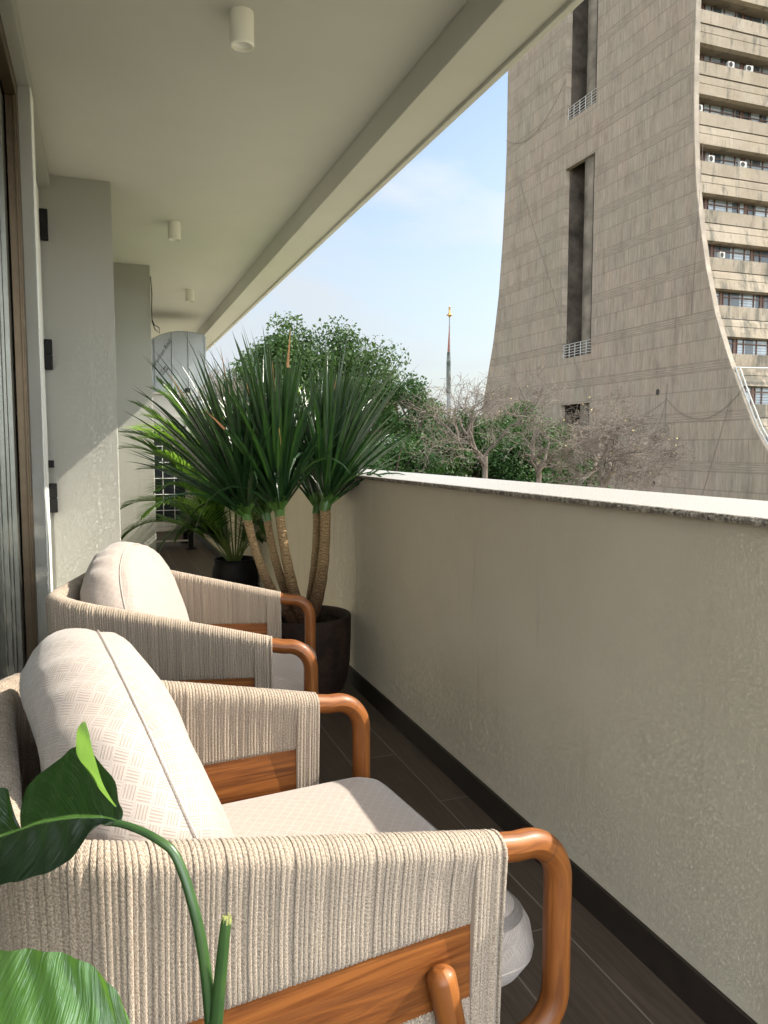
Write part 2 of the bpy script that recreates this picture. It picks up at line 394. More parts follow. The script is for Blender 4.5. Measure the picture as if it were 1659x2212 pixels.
# parapet
t = empty('parapet_wall', (XP, 4, 0)); tag(t, 'long beige stucco parapet wall along the open side of the balcony', 'parapet')
def loc_build(mb, name, mat, root, **k):
    """build a mesh given in world coordinates as a child of an Empty standing at root.location"""
    inv = (Matrix.Translation(root.location) @ Matrix.Rotation(root.rotation_euler.z, 4, 'Z')).inverted()
    mb.v = [tuple(inv @ Vector(p)) for p in mb.v]
    return mb.build(name, mat, root, **k)
b = MB(); b.box((XP, YN, -0.5), (XP+0.34, YF, ZC-0.150)); loc_build(b, 'wall', M_PARA, t)
# rough coping slabs: subdivided edge with chips
b = MB(); yb = YN
ys = np.arange(YN, YF+0.001, 0.02)
zt = ZC-0.135; zb_ = ZC-0.150
slabs = []
rows = []
for i, y in enumerate(ys):
    j1 = noise.noise(Vector((y*17, 0, 0)))*0.0016 + noise.noise(Vector((y*70, 3, 0)))*0.0016
    j2 = noise.noise(Vector((y*23, 9, 0)))*0.0018 + noise.noise(Vector((y*90, 5, 0)))*0.0015
    rows.append([(XP-0.015+j2, y, zb_-0.0016), (XP-0.018+j1, y, (zt+zb_)/2), (XP-0.015+j2*0.7, y, zt-0.0015+j1*0.7), (XP-0.010, y, zt)])
b.m = 1; b.grid([[r[0], r[1], r[2], r[3]] for r in rows])
b.m = 0; b.grid([[r[3], (XP+0.385, r[3][1], zt), (XP+0.385, r[3][1], zb_-0.001), r[0]] for r in rows])
loc_build(b, 'coping', [M_GRAN, M_GEDGE], t)
b = MB()
y = YN
while y < YF:
    b.box((XP-0.011, y, 0.0), (XP, min(y+1.197, YF), 0.092)); y += 1.2
loc_build(b, 'skirting', M_SKIRT, t, bevel=0.0015)

# left wall with two openings
t = empty('apartment_wall', (XW, 4.5, 0)); tag(t, 'pale stucco apartment wall at the left, between the glass door and the pillar', 'wall')
ZL = ZC+1.554
b = MB()
b.box((XW-0.30, 3.762, 0), (XW, 3.90, ZL)); b.box((XW-0.30, YN, ZL), (XW, 5.164, HC)); b.box((XW-0.30, 5.166, 0), (XW, YF, HC))
loc_build(b, 'wall', M_WALL, t, bevel=0.004)
b = MB(); b.box((XW-0.001, 3.775, 0), (XW+0.003, 3.898, ZL-0.002)); loc_build(b, 'plaster_band', M_SMOOTH, t)
t = empty('wide_pillar', (0, 5.2, 0)); tag(t, 'textured pale stucco pillar nearest the chairs, with black hinges at its left edge', 'pillar')
b = MB(); b.box((XW-0.05, 5.164, 0), (0.093, 7.40, HC+0.001)); loc_build(b, 'shaft', M_WALL, t, bevel=0.006)
t = empty('far_pillar', (0.3, 7.4, 0)); tag(t, 'narrower stucco pillar further along, just left of the metal duct', 'pillar')
b = MB(); b.box((0.02, 7.351, 0), (0.442, 8.5, HC+0.002)); loc_build(b, 'shaft', M_WALL, t, bevel=0.006)
t = empty('end_wall', (1.0, 12.3, 0)); tag(t, 'low brown grey wall seen past the right side of the outdoor unit', 'wall')
b = MB(); b.box((0.35, 12.25, 0), (1.62, 12.45, ZC+0.60)); loc_build(b, 'wall', flat('brown_render', (0.22, 0.19, 0.15), 0.9), t, bevel=0.005)

# sliding glass door
t = empty('sliding_door', (XW-0.1, 1, 0)); tag(t, 'bronze framed sliding glass door at the left edge of the balcony', 'door')
b = MB(); b.box((-0.345, 3.69, 0), (-0.300, 3.760, ZL-0.002)); b.box((-0.345, YN, ZL-0.075), (-0.300, 3.69, ZL-0.002)); b.box((-0.315, 3.675, 0), (-0.306, 3.69, ZL-0.075))
b.box((-0.52, 3.70, 0), (-0.352, 3.758, ZL-0.003))
b.box((-0.52, YN, ZL-0.06), (-0.352, 3.70, ZL-0.003)); loc_build(b, 'frame', M_BRONZE, t, bevel=0.002)
b = MB()
for x0, x1, ya, yb2 in ((-0.372, -0.352, 3.60, 3.70), (-0.385, -0.372, 3.585, 3.66), (-0.405, -0.385, 3.56, 3.64), (-0.43,-0.405,3.54,3.62)):
    b.box((x0, ya, 0.03), (x1, yb2, ZL-0.08))
loc_build(b, 'stile', M_GREYAL, t, bevel=0.002)
g = G('door_glass')
_gl = g.n('BsdfGlossy', {'Color': (0.9, 0.92, 0.9), 'Roughness': 0.02}); _tr = g.n('BsdfTransparent', {'Color': (0.93, 0.95, 0.93)}); _fr = g.n('Fresnel', {'IOR': 1.65})
_mx = g.n('MixShader', {0: _fr.outputs[0], 1: _tr.outputs[0], 2: _gl.outputs[0]}); g.t.links.new(_mx.outputs[0], g.out.inputs['Surface']); M_GLASSD = g.m
b = MB(); b.box((-0.418, YN, 0.08), (-0.410, 3.56, ZL-0.08)); loc_build(b, 'glass_pane', M_GLASSD, t)
b = MB(); b.box((-0.9, YN, 0), (-0.88, 3.7, HC)); loc_build(b, 'inner_lining', flat('dark_room', (0.30, 0.28, 0.24), 0.9), t)
b = MB(); rows = []
for y in np.arange(YN, 3.50, 0.012):
    xx = -0.56+0.022*math.sin(y*52+math.sin(y*9)*2)+0.012*noise.noise(Vector((y*11, 0, 0)))
    rows.append([(xx, y, 0.03), (xx+0.006*math.sin(y*31), y, 1.3), (xx, y, ZL-0.05)])
b.grid(rows)
g = G('bounce_curtain_cloth'); loc_build(b, 'bounce_curtain', g.done((0.80, 0.79, 0.74), 0.9, None, 0.1, trans=(0.8, 0.78, 0.72), tw=0.3), t, smooth=True)  # pale sheet added behind the glass to bounce sun onto the parapet

# second door with black hinges
t = empty('side_door', (-0.3, 4.5, 0)); tag(t, 'narrow side door with black hinges in the recess before the wide pillar', 'door')
b = MB(); b.box((-0.36, 3.905, 0.01), (-0.318, 5.155, ZL-0.01)); loc_build(b, 'door_leaf', M_SMOOTH, t, bevel=0.003)
for z in (1.336, 0.567, -0.307):
    b = MB(); z0 = ZC+z
    b.box((-0.316, 5.118, z0-0.090), (-0.272, 5.158, z0-0.003)); b.box((-0.316, 5.118, z0+0.003), (-0.272, 5.158, z0+0.090)); b.box((-0.312, 5.122, z0-0.086), (-0.276, 5.154, z0+0.086))
    loc_build(b, 'hinge', M_BLACK, t, bevel=0.003)
b = MB(); b.box((-0.316, 5.13, ZC-0.12), (-0.285, 5.158, ZC-0.075)); loc_build(b, 'latch', M_BLACK, t, bevel=0.002)

# ------------------------------------------------------------------ ceiling lamps
for i, (x, y, lab) in enumerate(((0.540, 3.044, 'white cylindrical ceiling light nearest the camera, largest of the three'),
                             (0.536, 5.925, 'white cylindrical ceiling light beyond the first, above the wide pillar edge'),
                             (0.897, 8.327, 'small white ceiling light farthest away, nearest the metal duct'))):
    t = empty('ceiling_light', (x, y, HC)); tag(t, lab, 'ceiling light', 'cylindrical lights on the balcony ceiling')
    r = 0.046
    b = MB(); b.lathe([(r, 0), (r, -0.118), (r-0.003, -0.122), (r-0.008, -0.122), (r-0.008, -0.108)]); b.build('lamp_housing', M_LAMP, t, smooth=True)
    b = MB(); b.lathe([(r-0.0081, -0.109), (0.028, -0.085), (0.018, -0.082), (0.0001, -0.082)]); b.build('lens', M_LENS, t, smooth=True)

# ------------------------------------------------------------------ far outdoor unit and duct
UY = 9.7
t = empty('condenser_unit', (0.6, UY+0.4, 0)); tag(t, 'tall cream outdoor condenser unit with dark grille behind white wire guard', 'air conditioner')
b = MB(); b.box((0.10, UY, 0.30), (0.955, UY+0.72, ZC+0.652)); loc_build(b, 'casing', M_CREAM, t, bevel=0.006)
b = MB(); b.box((0.10, UY-0.010, 1.62), (0.93, UY-0.002, 1.80)); b.box((0.10, UY-0.012, 1.545), (0.955, UY-0.002, 1.575)); b.box((0.10, UY-0.014, 1.69), (0.90, UY-0.010, 1.702)); b.box((0.10, UY-0.014, 1.63), (0.90, UY-0.010, 1.637)); loc_build(b, 'front_panel', M_CREAM, t, bevel=0.004)
b = MB(); b.box((0.96, UY-0.02, 0.32), (1.034, UY+0.05, ZC+0.60)); b.box((1.040, UY+0.0, 0.32), (1.085, UY+0.72, ZC+0.555)); loc_build(b, 'corner_post', M_CREAM, t, bevel=0.004)
b = MB(); b.box((0.12, UY-0.012, 0.36), (0.95, UY-0.003, 1.52))
for k in range(58): b.box((0.13, UY-0.018, 0.37+k*0.0198), (0.945, UY-0.0125, 0.379+k*0.0198))
loc_build(b, 'coil_grille', M_DARK, t)
b = MB()
for x in np.arange(0.14, 0.96, 0.1335): b.tube([(x, UY-0.045, 0.30), (x, UY-0.045, 1.475)], 0.0042, 6)
for z in np.arange(0.30, 1.48, 0.1945): b.tube([(0.12, UY-0.049, z), (0.957, UY-0.049, z)], 0.0042, 6)
loc_build(b, 'wire_guard', M_WHITEW, t, smooth=True)
b = MB(); b.box((0.1, UY-0.02, 0.235), (0.955, UY+0.04, 0.285)); b.box((0.1, UY-0.01, 0.10), (0.98, UY+0.03, 0.118)); loc_build(b, 'base_rail', M_CREAM, t, bevel=0.003)
for x in (0.15, 0.965):
    for y in (UY-0.015, UY+0.66):
        b = MB(); b.box((x, y, 0.012), (x+0.06, y+0.06, 0.31)); b.box((x-0.03, y-0.03, 0.0), (x+0.09, y+0.09, 0.014)); loc_build(b, 'stand_leg', M_BLACK, t)
b = MB(); b.lathe([(0.0, 0.0), (0.018, 0.002), (0.022, 0.010), (0.022, 0.014)], n=20)
b.v = [(p[0]+0.745, UY-0.012-p[2]*0.6, p[1]+1.535) for p in b.v]; loc_build(b, 'badge', M_WHITEW, t, smooth=True)

t = empty('duct_hood', (0.9, UY+0.2, ZC+0.65)); tag(t, 'galvanised sheet metal duct hood with curved top and marker scribbles', 'duct')
prof = [(0.30, 0.662)]
c0 = (0.98, 0.80)
prof = [(1.03, 0.680), (1.200, 0.775), (1.204, 1.378), (1.10, 1.392), (0.96, 1.402)]
for k in range(1, 11):
    a = R(90+k*7.2); prof.append((0.96+0.62*math.cos(a), 0.86+0.542*math.sin(a)))
prof += [(0.33, 0.95), (0.33, 0.662)]
b = MB(); n = len(prof)
F = [(p[0], UY-0.06, ZC+p[1]) for p in prof]; K = [(p[0], UY+0.60, ZC+p[1]) for p in prof]
b.add(F+K, [tuple(range(n))[::-1], tuple(range(n, 2*n))] + [(i, (i+1) % n, (i+1) % n+n, i+n) for i in range(n)])
loc_build(b, 'hood_shell', M_GALV, t, bevel=0.004)
b = MB()
for x, zt_ in ((0.612, 1.295), (0.812, 1.385), (1.005, 1.398)):
    b.tube([(x, UY-0.063, ZC+0.668), (x, UY-0.063, ZC+zt_)], 0.0085, 8)
    b.box((x+0.009, UY-0.064, ZC+0.668), (x+0.028, UY-0.0605, ZC+zt_))
b.tube([(p[0], UY-0.062, ZC+p[1]) for p in prof[2:-1]], 0.006, 6)
b.box((1.198, UY-0.075, ZC+0.775), (1.215, UY-0.055, ZC+1.35))
loc_build(b, 'seam', M_GALV, t, smooth=True)
b = MB(); b.box((0.30, UY-0.07, ZC+0.645), (1.045, UY-0.02, ZC+0.668)); loc_build(b, 'base_flange', M_CREAM, t, bevel=0.002)
b = MB(); b.box((0.96, UY-0.075, ZC+0.682), (1.02, UY-0.062, ZC+0.725)); loc_build(b, 'bracket', M_BLACK, t, bevel=0.002)
def text_mesh(body, size, name, mat, parent, loc, rot_deg, shear=0.3, offset=0.0012):
    cu = bpy.data.curves.new('txt', 'FONT'); cu.body = body; cu.size = size; cu.extrude = 0.0006; cu.shear = shear; cu.offset = offset
    to = bpy.data.objects.new('txt', cu); COL.objects.link(to)
    dg = bpy.context.evaluated_depsgraph_get(); dg.update()
    me = bpy.data.meshes.new_from_object(to.evaluated_get(dg)); bpy.data.objects.remove(to)
    me.name = name; me.materials.clear(); me.materials.append(mat)
    o = bpy.data.objects.new(name, me); COL.objects.link(o); o.parent = parent
    o.rotation_euler = (R(90), R(-rot_deg), 0)
    o.location = Vector(loc)-parent.location
    return o
text_mesh('Hanuman Rod', 0.072, 'handwriting', M_INK, t, (0.585, UY-0.0735, ZC+0.92), 57, offset=-0.0006)
text_mesh('1', 0.05, 'handwriting', M_INK, t, (0.648, UY-0.065, ZC+0.945), 20, offset=-0.0006)
text_mesh('2H2.888\n 6HA580', 0.034, 'handwriting', M_INK, t, (0.668, UY-0.065, ZC+0.882), 48, 0.2, offset=0.0004)
b = MB(); b.tube([(0.658+0.028*math.cos(a), UY-0.063, ZC+0.962+0.034*math.sin(a)) for a in np.linspace(0.2, 6.6, 30)], 0.0014, 5); loc_build(b, 'ink_circle', M_INK, t)

t = empty('hanging_cable', (0.45, 7.4, HC-0.2)); tag(t, 'thin dark cable hanging in a loop down the far pillar edge', 'cable')
b = MB()
P = [(0.447, 7.345, HC-0.10), (0.455, 7.34, HC-0.25), (0.450, 7.34, HC-0.40), (0.452, 7.34, HC-0.50), (0.475, 7.33, HC-0.57), (0.515, 7.33, HC-0.60), (0.51, 7.33, HC-0.55), (0.47, 7.335, HC-0.53), (0.452, 7.34, HC-0.48)]
b.tube(P, 0.0045, 6); loc_build(b, 'cord', M_BLACK, t, smooth=True)

# ------------------------------------------------------------------ armchair
def wrap_path(W=0.766, D=0.70, Wb=0.80, tc=0.15):
    c = [np.array(p) for p in ((0, -W/2), (-D, -Wb/2), (-D, Wb/2), (0, W/2))]
    P = [c[0]]
    for i in (1, 2):
        a, q, e = c[i-1], c[i], c[i+1]
        p = q+(a-q)/np.linalg.norm(a-q)*tc; r = q+(e-q)/np.linalg.norm(e-q)*tc
        for k in range(25):
            s = k/24; P.append((1-s)**2*p+2*s*(1-s)*q+s*s*r)
    P.append(c[3]); P = np.array(P)
    d = np.r_[0, np.cumsum(np.linalg.norm(np.diff(P, axis=0), axis=1))]
    return P, d
WP, WD = wrap_path()
def path_at(s):
    x = np.interp(s, WD, WP[:, 0]); y = np.interp(s, WD, WP[:, 1])
    e = 0.012
    a = np.array([np.interp(max(s-e, 0), WD, WP[:, 0]), np.interp(max(s-e, 0), WD, WP[:, 1])])
    q = np.array([np.interp(min(s+e, WD[-1]), WD, WP[:, 0]), np.interp(min(s+e, WD[-1]), WD, WP[:, 1])])
    t_ = (q-a)/np.linalg.norm(q-a)
    return np.array([x, y]), np.array([t_[1], -t_[0]])   # outward normal
def rim_z(x): 
    u = min(max(-x/0.66, 0), 1); return 0.650+0.143*u
RP = 0.0071
def wrap_section(mb, s0, s1, zlow, rim=True, ztop=None, dr=0.0):
    """ropes wound round rail and panel between path lengths s0..s1, down to zlow"""
    nr = max(1, int(round((s1-s0)/RP))); pit = (s1-s0)/nr; sub = 6
    r0 = random.Random(int(s0*1000)+int(zlow*1000))
    rows = []; uvs = []
    for i in range(nr):
        jit = r0.uniform(-0.0007, 0.0009); lean = r0.uniform(-0.0018, 0.0018); wid = r0.uniform(0.86, 1.0)
        if r0.random() < 0.07: jit -= 0.0022
        for k in range(sub+ (1 if i == nr-1 else 0)):
            fr = k/sub; s = s0+(i+fr)*pit
            q = (fr-0.5)*2
            h = math.sqrt(max(0, 1-abs(q*0.985)**3.2))
            c, nrm = path_at(s)
            zt_ = rim_z(c[0]) if rim else ztop
            Rr = 0.0285 if rim else 0.0125; rb = 0.0125+dr
            prof = []
            # closed loop: outer bottom -> up outside -> over top -> down inside -> under
            zc_t = zt_-Rr
            pts = []
            for z_ in np.linspace(zlow+rb, zc_t, 6)[:-1]:
                f_ = (z_-(zlow+rb))/max(zc_t-(zlow+rb), 1e-4); th = rb+(Rr-rb)*(f_**1.7)
                pts.append((th, z_, 1.0, 0.0, f_))
            for a in np.linspace(0, math.pi, 9): pts.append((Rr*math.cos(a), zc_t+Rr*math.sin(a), math.cos(a), math.sin(a), 1))
            for z_ in np.linspace(zc_t, zlow+rb, 6)[1:]:
                f_ = (z_-(zlow+rb))/max(zc_t-(zlow+rb), 1e-4); th = rb+(Rr-rb)*(f_**1.7)
                pts.append((-th, z_, -1.0, 0.0, f_))
            for a in np.linspace(math.pi, 2*math.pi, 6)[1:]: pts.append((rb*math.cos(a), zlow+rb+rb*math.sin(a), math.cos(a), math.sin(a), 0))
            row = []; ur = []; l = 0; pv = None
            tx, ty = -nrm[1], nrm[0]
            for (d_, z_, nx_, nz_, f_) in pts:
                disp = (h*0.0026*wid - 0.0026) + jit*(1 if abs(nz_) < 0.5 else 0.3)
                dd = d_+nx_*disp; zz = z_+nz_*disp
                sh = lean*math.sin(f_*math.pi)*(0.4+0.6*h)
                row.append((c[0]+nrm[0]*dd+tx*sh, c[1]+nrm[1]*dd+ty*sh, zz))
                if pv is not None: l += math.hypot(d_-pv[0], z_-pv[1])
                pv = (d_, z_); ur.append((i+min(fr, 0.999)+s0*111, l))
            rows.append(row); uvs.append(ur)
    mb.grid(rows, uvs)
    for rw in (rows[0], rows[-1]):
        mb.add(rw, [tuple(range(len(rw)))], [(0.5, 0.1)]*len(rw))

def rbox(mb, L_, W_, H_, e=0.35, n=26, crown=0.0, fn=None, uvs=1.0):
    """puffy superellipsoid box centred at origin, UVs in metres by dominant side"""
    def sg(v, p): return math.copysign(abs(v)**p, v)
    rows = []; uvr = []
    for i in range(n+1):
        a = -math.pi/2+math.pi*i/n
        row = []; ur = []
        for j in range(2*n+1):
            b_ = -math.pi+2*math.pi*j/(2*n)
            x = sg(math.cos(a), e)*sg(math.cos(b_), e*0.8)*L_/2
            y = sg(math.cos(a), e)*sg(math.sin(b_), e*0.8)*W_/2
            z = sg(math.sin(a), e*1.5)*H_/2
            p = (x, y, z)
            row.append(fn(p) if fn else p); ur.append((x, y))
        rows.append(row); uvr.append(ur)
    mb.grid(rows, uvr)

def cushion_seat():
    """seat cushion: flat crowned top, rounded plan corners, boxing wall"""
    b = MB()
    x0, x1, yw, z0, z1 = -0.52, 0.134, 0.338, 0.318, 0.462
    def outline(ins, m=14):
        pts = []; r = 0.085
        cs = [(x1-r, yw-r, 0), (x0+r, yw-r, 90), (x0+r, -yw+r, 180), (x1-r, -yw+r, 270)]
        for (cx_, cy_, a0) in cs:
            for k in range(m+1):
                a = R(a0+90*k/m); pts.append((cx_+(r-min(ins, r*0.9))*math.cos(a)-0, cy_+(r-min(ins, r*0.9))*math.sin(a)))
        if ins > r*0.9:
            q = (ins-r*0.9); cxm, cym = (x0+x1)/2, 0
            f = [(cxm+(p[0]-cxm)*(1-q/((x1-x0)/2-r*0.9)), cym+(p[1]-cym)*(1-q/(yw-r*0.9))) for p in pts]
            pts = f
        return pts
    prof = [(0.22, z0), (0.10, z0), (0.03, z0+0.004), (0.008, z0+0.02), (-0.008, z0+0.05), (-0.010, z0+0.07), (-0.006, z0+0.095), (0.006, z0+0.118), (0.022, z1-0.013), (0.045, z1-0.003), (0.075, z1+0.003), (0.12, z1+0.008), (0.18, z1+0.011), (0.24, z1+0.012), (0.30, z1+0.012)]
    rows = []; uvr = []
    for ins, z in prof:
        o = outline(max(ins, 0)); 
        if ins < 0:
            o = [(p[0]*(1)-ins*np.sign(p[0]-(x0+x1)/2), p[1]-ins*np.sign(p[1])*(1 if abs(p[1]) > yw-0.03 else 0.5)) for p in o]
        row = []; ur = []
        L0 = 0
        for k, p in enumerate(o+[o[0]]):
            wob = noise.noise(Vector((p[0]*6, p[1]*6, z*9)))*0.003
            row.append((p[0], p[1], z+wob))
            if k: L0 += math.hypot(p[0]-(o+[o[0]])[k-1][0], p[1]-(o+[o[0]])[k-1][1])
            ur.append((p[0], p[1]) if ins > 0.015 else (L0, z+0.5))
        rows.append(row); uvr.append(ur)
    b.grid(rows, uvr)
    pipe = []
    for k, p in enumerate(outline(0.0)+[outline(0.0)[0]]): pipe.append((p[0]+0.007*np.sign(p[0]+0.2), p[1]+0.007*np.sign(p[1]), z0+0.055))
    return b, pipe
def cushion_back():
    """tall puffy back cushion leaning on the shell, front and back panels with boxing band"""
    b = MB(); n = 30; Wd, Hh = 0.335, 0.262
    piping = []
    def surf(u, v, side):
        # u,v in -1..1 ; squircle mapping to rounded rectangle
        uu = u; vv = v
        x_ = uu*math.sqrt(max(0, 1-0.46*vv*vv)); z_ = vv*math.sqrt(max(0, 1-0.46*uu*uu))
        k_ = 1/math.sqrt(1-0.36*0)  
        y = x_*Wd*1.06; z = z_*Hh*1.06
        d = max(0, 1-abs(u)**3.2)*max(0, 1-abs(v)**3.2)
        th = (0.050 + 0.062*d**0.5) if side > 0 else (0.075+0.030*d**0.5)
        return y, z, th
    for side in (1, -1):
        rows = []; uvr = []
        for i in range(n+1):
            row = []; ur = []
            for j in range(n+1):
                u = -1+2*i/n; v = -1+2*j/n
                u = math.sin(u*math.pi/2)*0.35+u*0.65; v = math.sin(v*math.pi/2)*0.35+v*0.65
                y, z, th = surf(u, v, side)
                wr = noise.noise(Vector((y*5, z*5, side*3)))*0.016+noise.noise(Vector((y*14, z*9, 2)))*0.003
                e_ = max(abs(u), abs(v))
                if e_ > 0.8: wr += 0.0045*math.sin((math.atan2(z, y))*31+noise.noise(Vector((y*8, z*8, 0)))*4)*(e_-0.8)/0.2
                row.append((side*(th+wr*min(1, (1-e_)*7)), y, z)); ur.append((y*1.0, z*1.0+(0.0 if side > 0 else 3)))
            rows.append(row); uvr.append(ur)
        A_ = np.array([[list(p) for p in r] for r in rows])
        du = np.cumsum(np.r_[np.zeros((1, n+1)), np.linalg.norm(np.diff(A_, axis=0), axis=2)], axis=0); dv = np.cumsum(np.c_[np.zeros((n+1, 1)), np.linalg.norm(np.diff(A_, axis=1), axis=2)], axis=1)
        du -= du[n//2]; dv -= dv[:, n//2:n//2+1]
        uvr = [[(du[i][j], dv[i][j]+(0 if side > 0 else 3)) for j in range(n+1)] for i in range(n+1)]
        if side < 0: rows = rows[::-1]; uvr = uvr[::-1]
        b.grid(rows, uvr)
    # boxing band around the edge, bulging outwards
    ring = []
    m = 40
    per = [(-1+2*k/m, -1) for k in range(m)]+[(1, -1+2*k/m) for k in range(m)]+[(1-2*k/m, 1) for k in range(m)]+[(-1, 1-2*k/m) for k in range(m)]
    per.append(per[0]); rows = []; uvr = []; l = 0; pv = None
    for (u, v) in per:
        u2 = math.sin(u*math.pi/2)*0.35+u*0.65; v2 = math.sin(v*math.pi/2)*0.35+v*0.65
        y, z, t1 = surf(u2, v2, 1); _, _, t2 = surf(u2, v2, -1)
        nl = Vector((0, y/Wd**2, z/Hh**2)).normalized()
        if pv: l += math.hypot(y-pv[0], z-pv[1])
        pv = (y, z); row = []; ur = []
        wr1 = wr2 = 0.0
        for k in range(9):
            q = k/8; x = t1+wr1+(-t2-t1-wr2-wr1)*q
            bl = 0.026*math.sin(q*math.pi)**0.7 + 0.004*math.sin(l*47+math.sin(l*13)*3+q*3)*math.sin(q*math.pi)
            row.append((x, y+nl.y*bl, z+nl.z*bl)); ur.append((l, x+1.3))
        rows.append(row); uvr.append(ur); piping.append((t1+0.002, y+nl.y*0.003, z+nl.z*0.003))
    b.grid(rows, uvr)
    return b, piping

def make_chair():
    root = empty('armchair')
    b = MB()
    Ltot = WD[-1]
    sA0, sA1 = 0.060, 0.56       # board range along each arm
    ZB1, ZB0, ZL_ = 0.515, 0.405, 0.262
    wrap_section(b, 0.004, sA0, ZL_)
    wrap_section(b, sA0, sA1, ZB1)
    wrap_section(b, sA0, sA1, ZL_, rim=False, ztop=ZB0)
    wrap_section(b, sA1, Ltot-sA1, ZL_)
    wrap_section(b, Ltot-sA1, Ltot-sA0, ZB1)
    wrap_section(b, Ltot-sA1, Ltot-sA0, ZL_, rim=False, ztop=ZB0)
    wrap_section(b, Ltot-sA0, Ltot-0.004, ZL_)
    b.build('rope_wrap', M_ROPE, root, smooth=True, angle=50)
    for sgn in (0, 1):
        b = MB(); N_ = 10
        for (off) in (0,):
            rows = []
            ss = np.linspace(sA0-0.004, sA1+0.006, N_)
            if sgn: ss = Ltot-ss
            o_ = []; i_ = []
            for s in ss:
                c, nr = path_at(s); o_.append(c+nr*0.0085); i_.append(c-nr*0.0085)
            z0_, z1_ = ZB0-0.006, ZB1+0.008
            rows = [[(*o_[k], z0_), (*o_[k], z1_), (*i_[k], z1_), (*i_[k], z0_), (*o_[k], z0_)] for k in range(N_)]
            b.grid(rows)
        b.build('side_board', M_TEAKB, root)
    for sg_ in (-1, 1):
        # loop frame: rail, bend, post, bend, lower rail
        c0, _ = path_at(0.10 if sg_ < 0 else Ltot-0.10); c1, _ = path_at(0.0 if sg_ < 0 else Ltot)
        yy = c1[1]
        P = []
        P.append((c0[0], c0[1], 0.6415)); P.append((0.0, yy, 0.6215)); P.append((0.030, yy, 0.6165))
        bc = (0.118-0.072, 0.6165-0.075)
        for k in range(1, 13):
            a = R(90-k*7.5); P.append((bc[0]+0.072*math.cos(a), yy, bc[1]+0.075*math.sin(a)))
        P.append((0.118, yy, 0.48)); P.append((0.118, yy, 0.38))
        for k in range(0, 13):
            a = R(0-k*7.5); P.append((bc[0]+0.072*math.cos(a), yy, 0.352+0.072*math.sin(a)))
        P.append((0.0, yy, 0.280)); P.append((c0[0], c0[1], 0.277))
        b = MB(); b.tube(P, 0.0232, 20); af = b.build('arm_frame', M_TEAK, root, smooth=True)
        a = R(90-5.2*7.5); q = Vector((bc[0]+0.072*math.cos(a), yy, bc[1]+0.075*math.sin(a))); tv = Vector((math.sin(a), 0, -math.cos(a)))*0.0006
        b = MB(); b.tube([q-tv, q+tv], 0.02345, 24, cap=False); b.build('glue_joint', M_INK, af)
    for sy in (-1, 1):
        for (xt, xb, zt_) in ((-0.128, -0.035, 0.482), (-0.50, -0.60, 0.50)):
            y0 = sy*0.414; y1 = sy*0.445
            P = []; rr = []
            top = Vector((xt, y0, zt_)); bot = Vector((xb, y1, 0.0)); dr_ = (bot-top).normalized()
            for k in range(6):
                a = k/5*math.pi/2; P.append(top+dr_*(0.016*(1-math.cos(a)))); rr.append(max(0.0225*math.sin(a), 0.0225*0.35 if k == 0 else 0.010))
            for k in range(1, 10): P.append(top.lerp(bot, 0.03+0.97*k/9)); rr.append(0.0225-0.004*k/9)
            b = MB(); b.tube(P, rr, 18); b.build('leg', M_TEAK, root, smooth=True)
    # seat support (slats under the cushion) and back cushion / seat cushion
    b = MB(); b.box((-0.60, -0.35, 0.292), (0.03, 0.35, 0.312)); b.build('seat_base', M_TEAKB, root, bevel=0.004)
    sb, sp = cushion_seat(); s_o = sb.build('seat_cushion', M_FAB, root, smooth=True, angle=70, weld=False)
    b = MB(); b.tube(sp, 0.0022, 8, cap=False); b.build('piping', M_PIPE, s_o, smooth=True)
    bb, bp = cushion_back(); b_o = bb.build('back_cushion', M_FAB, root, smooth=True, angle=60)
    b = MB(); b.tube([(p[0]-0.0012, p[1], p[2]) for p in bp], 0.0013, 8, cap=False); b.build('piping', M_PIPE, b_o, smooth=True)
    b_o.location = (-0.492, 0.0, 0.652); b_o.rotation_euler = (0, R(-19.5), 0)
    return root
def copy_tree(o, parent=None):
    c = o.copy(); COL.objects.link(c); c.parent = parent
    for ch in [x for x in bpy.data.objects if x.parent == o]: copy_tree(ch, c)
    return c
ch1 = make_chair()
ch1.location = (0.525, 1.408, 0); ch1.rotation_euler = (0, 0, 0.118)
tag(ch1, 'rope wrapped teak armchair nearest the camera, leaf hanging over its back corner', 'armchair', 'rope and teak armchairs facing the parapet')
ch2 = copy_tree(ch1)
ch2.location = (0.591, 2.754, 0); ch2.rotation_euler = (0, 0, -0.252)
ch2['label'] = 'rope wrapped teak armchair farther away, in front of the brown planter'
for o in bpy.data.objects:
    if o.parent == ch2 and o.name.startswith('back_cushion'):
        o.scale = (1.0, 1.0, 0.95); o.location = (-0.485, 0.0, 0.635); o.rotation_euler = (0, R(-19), 0)

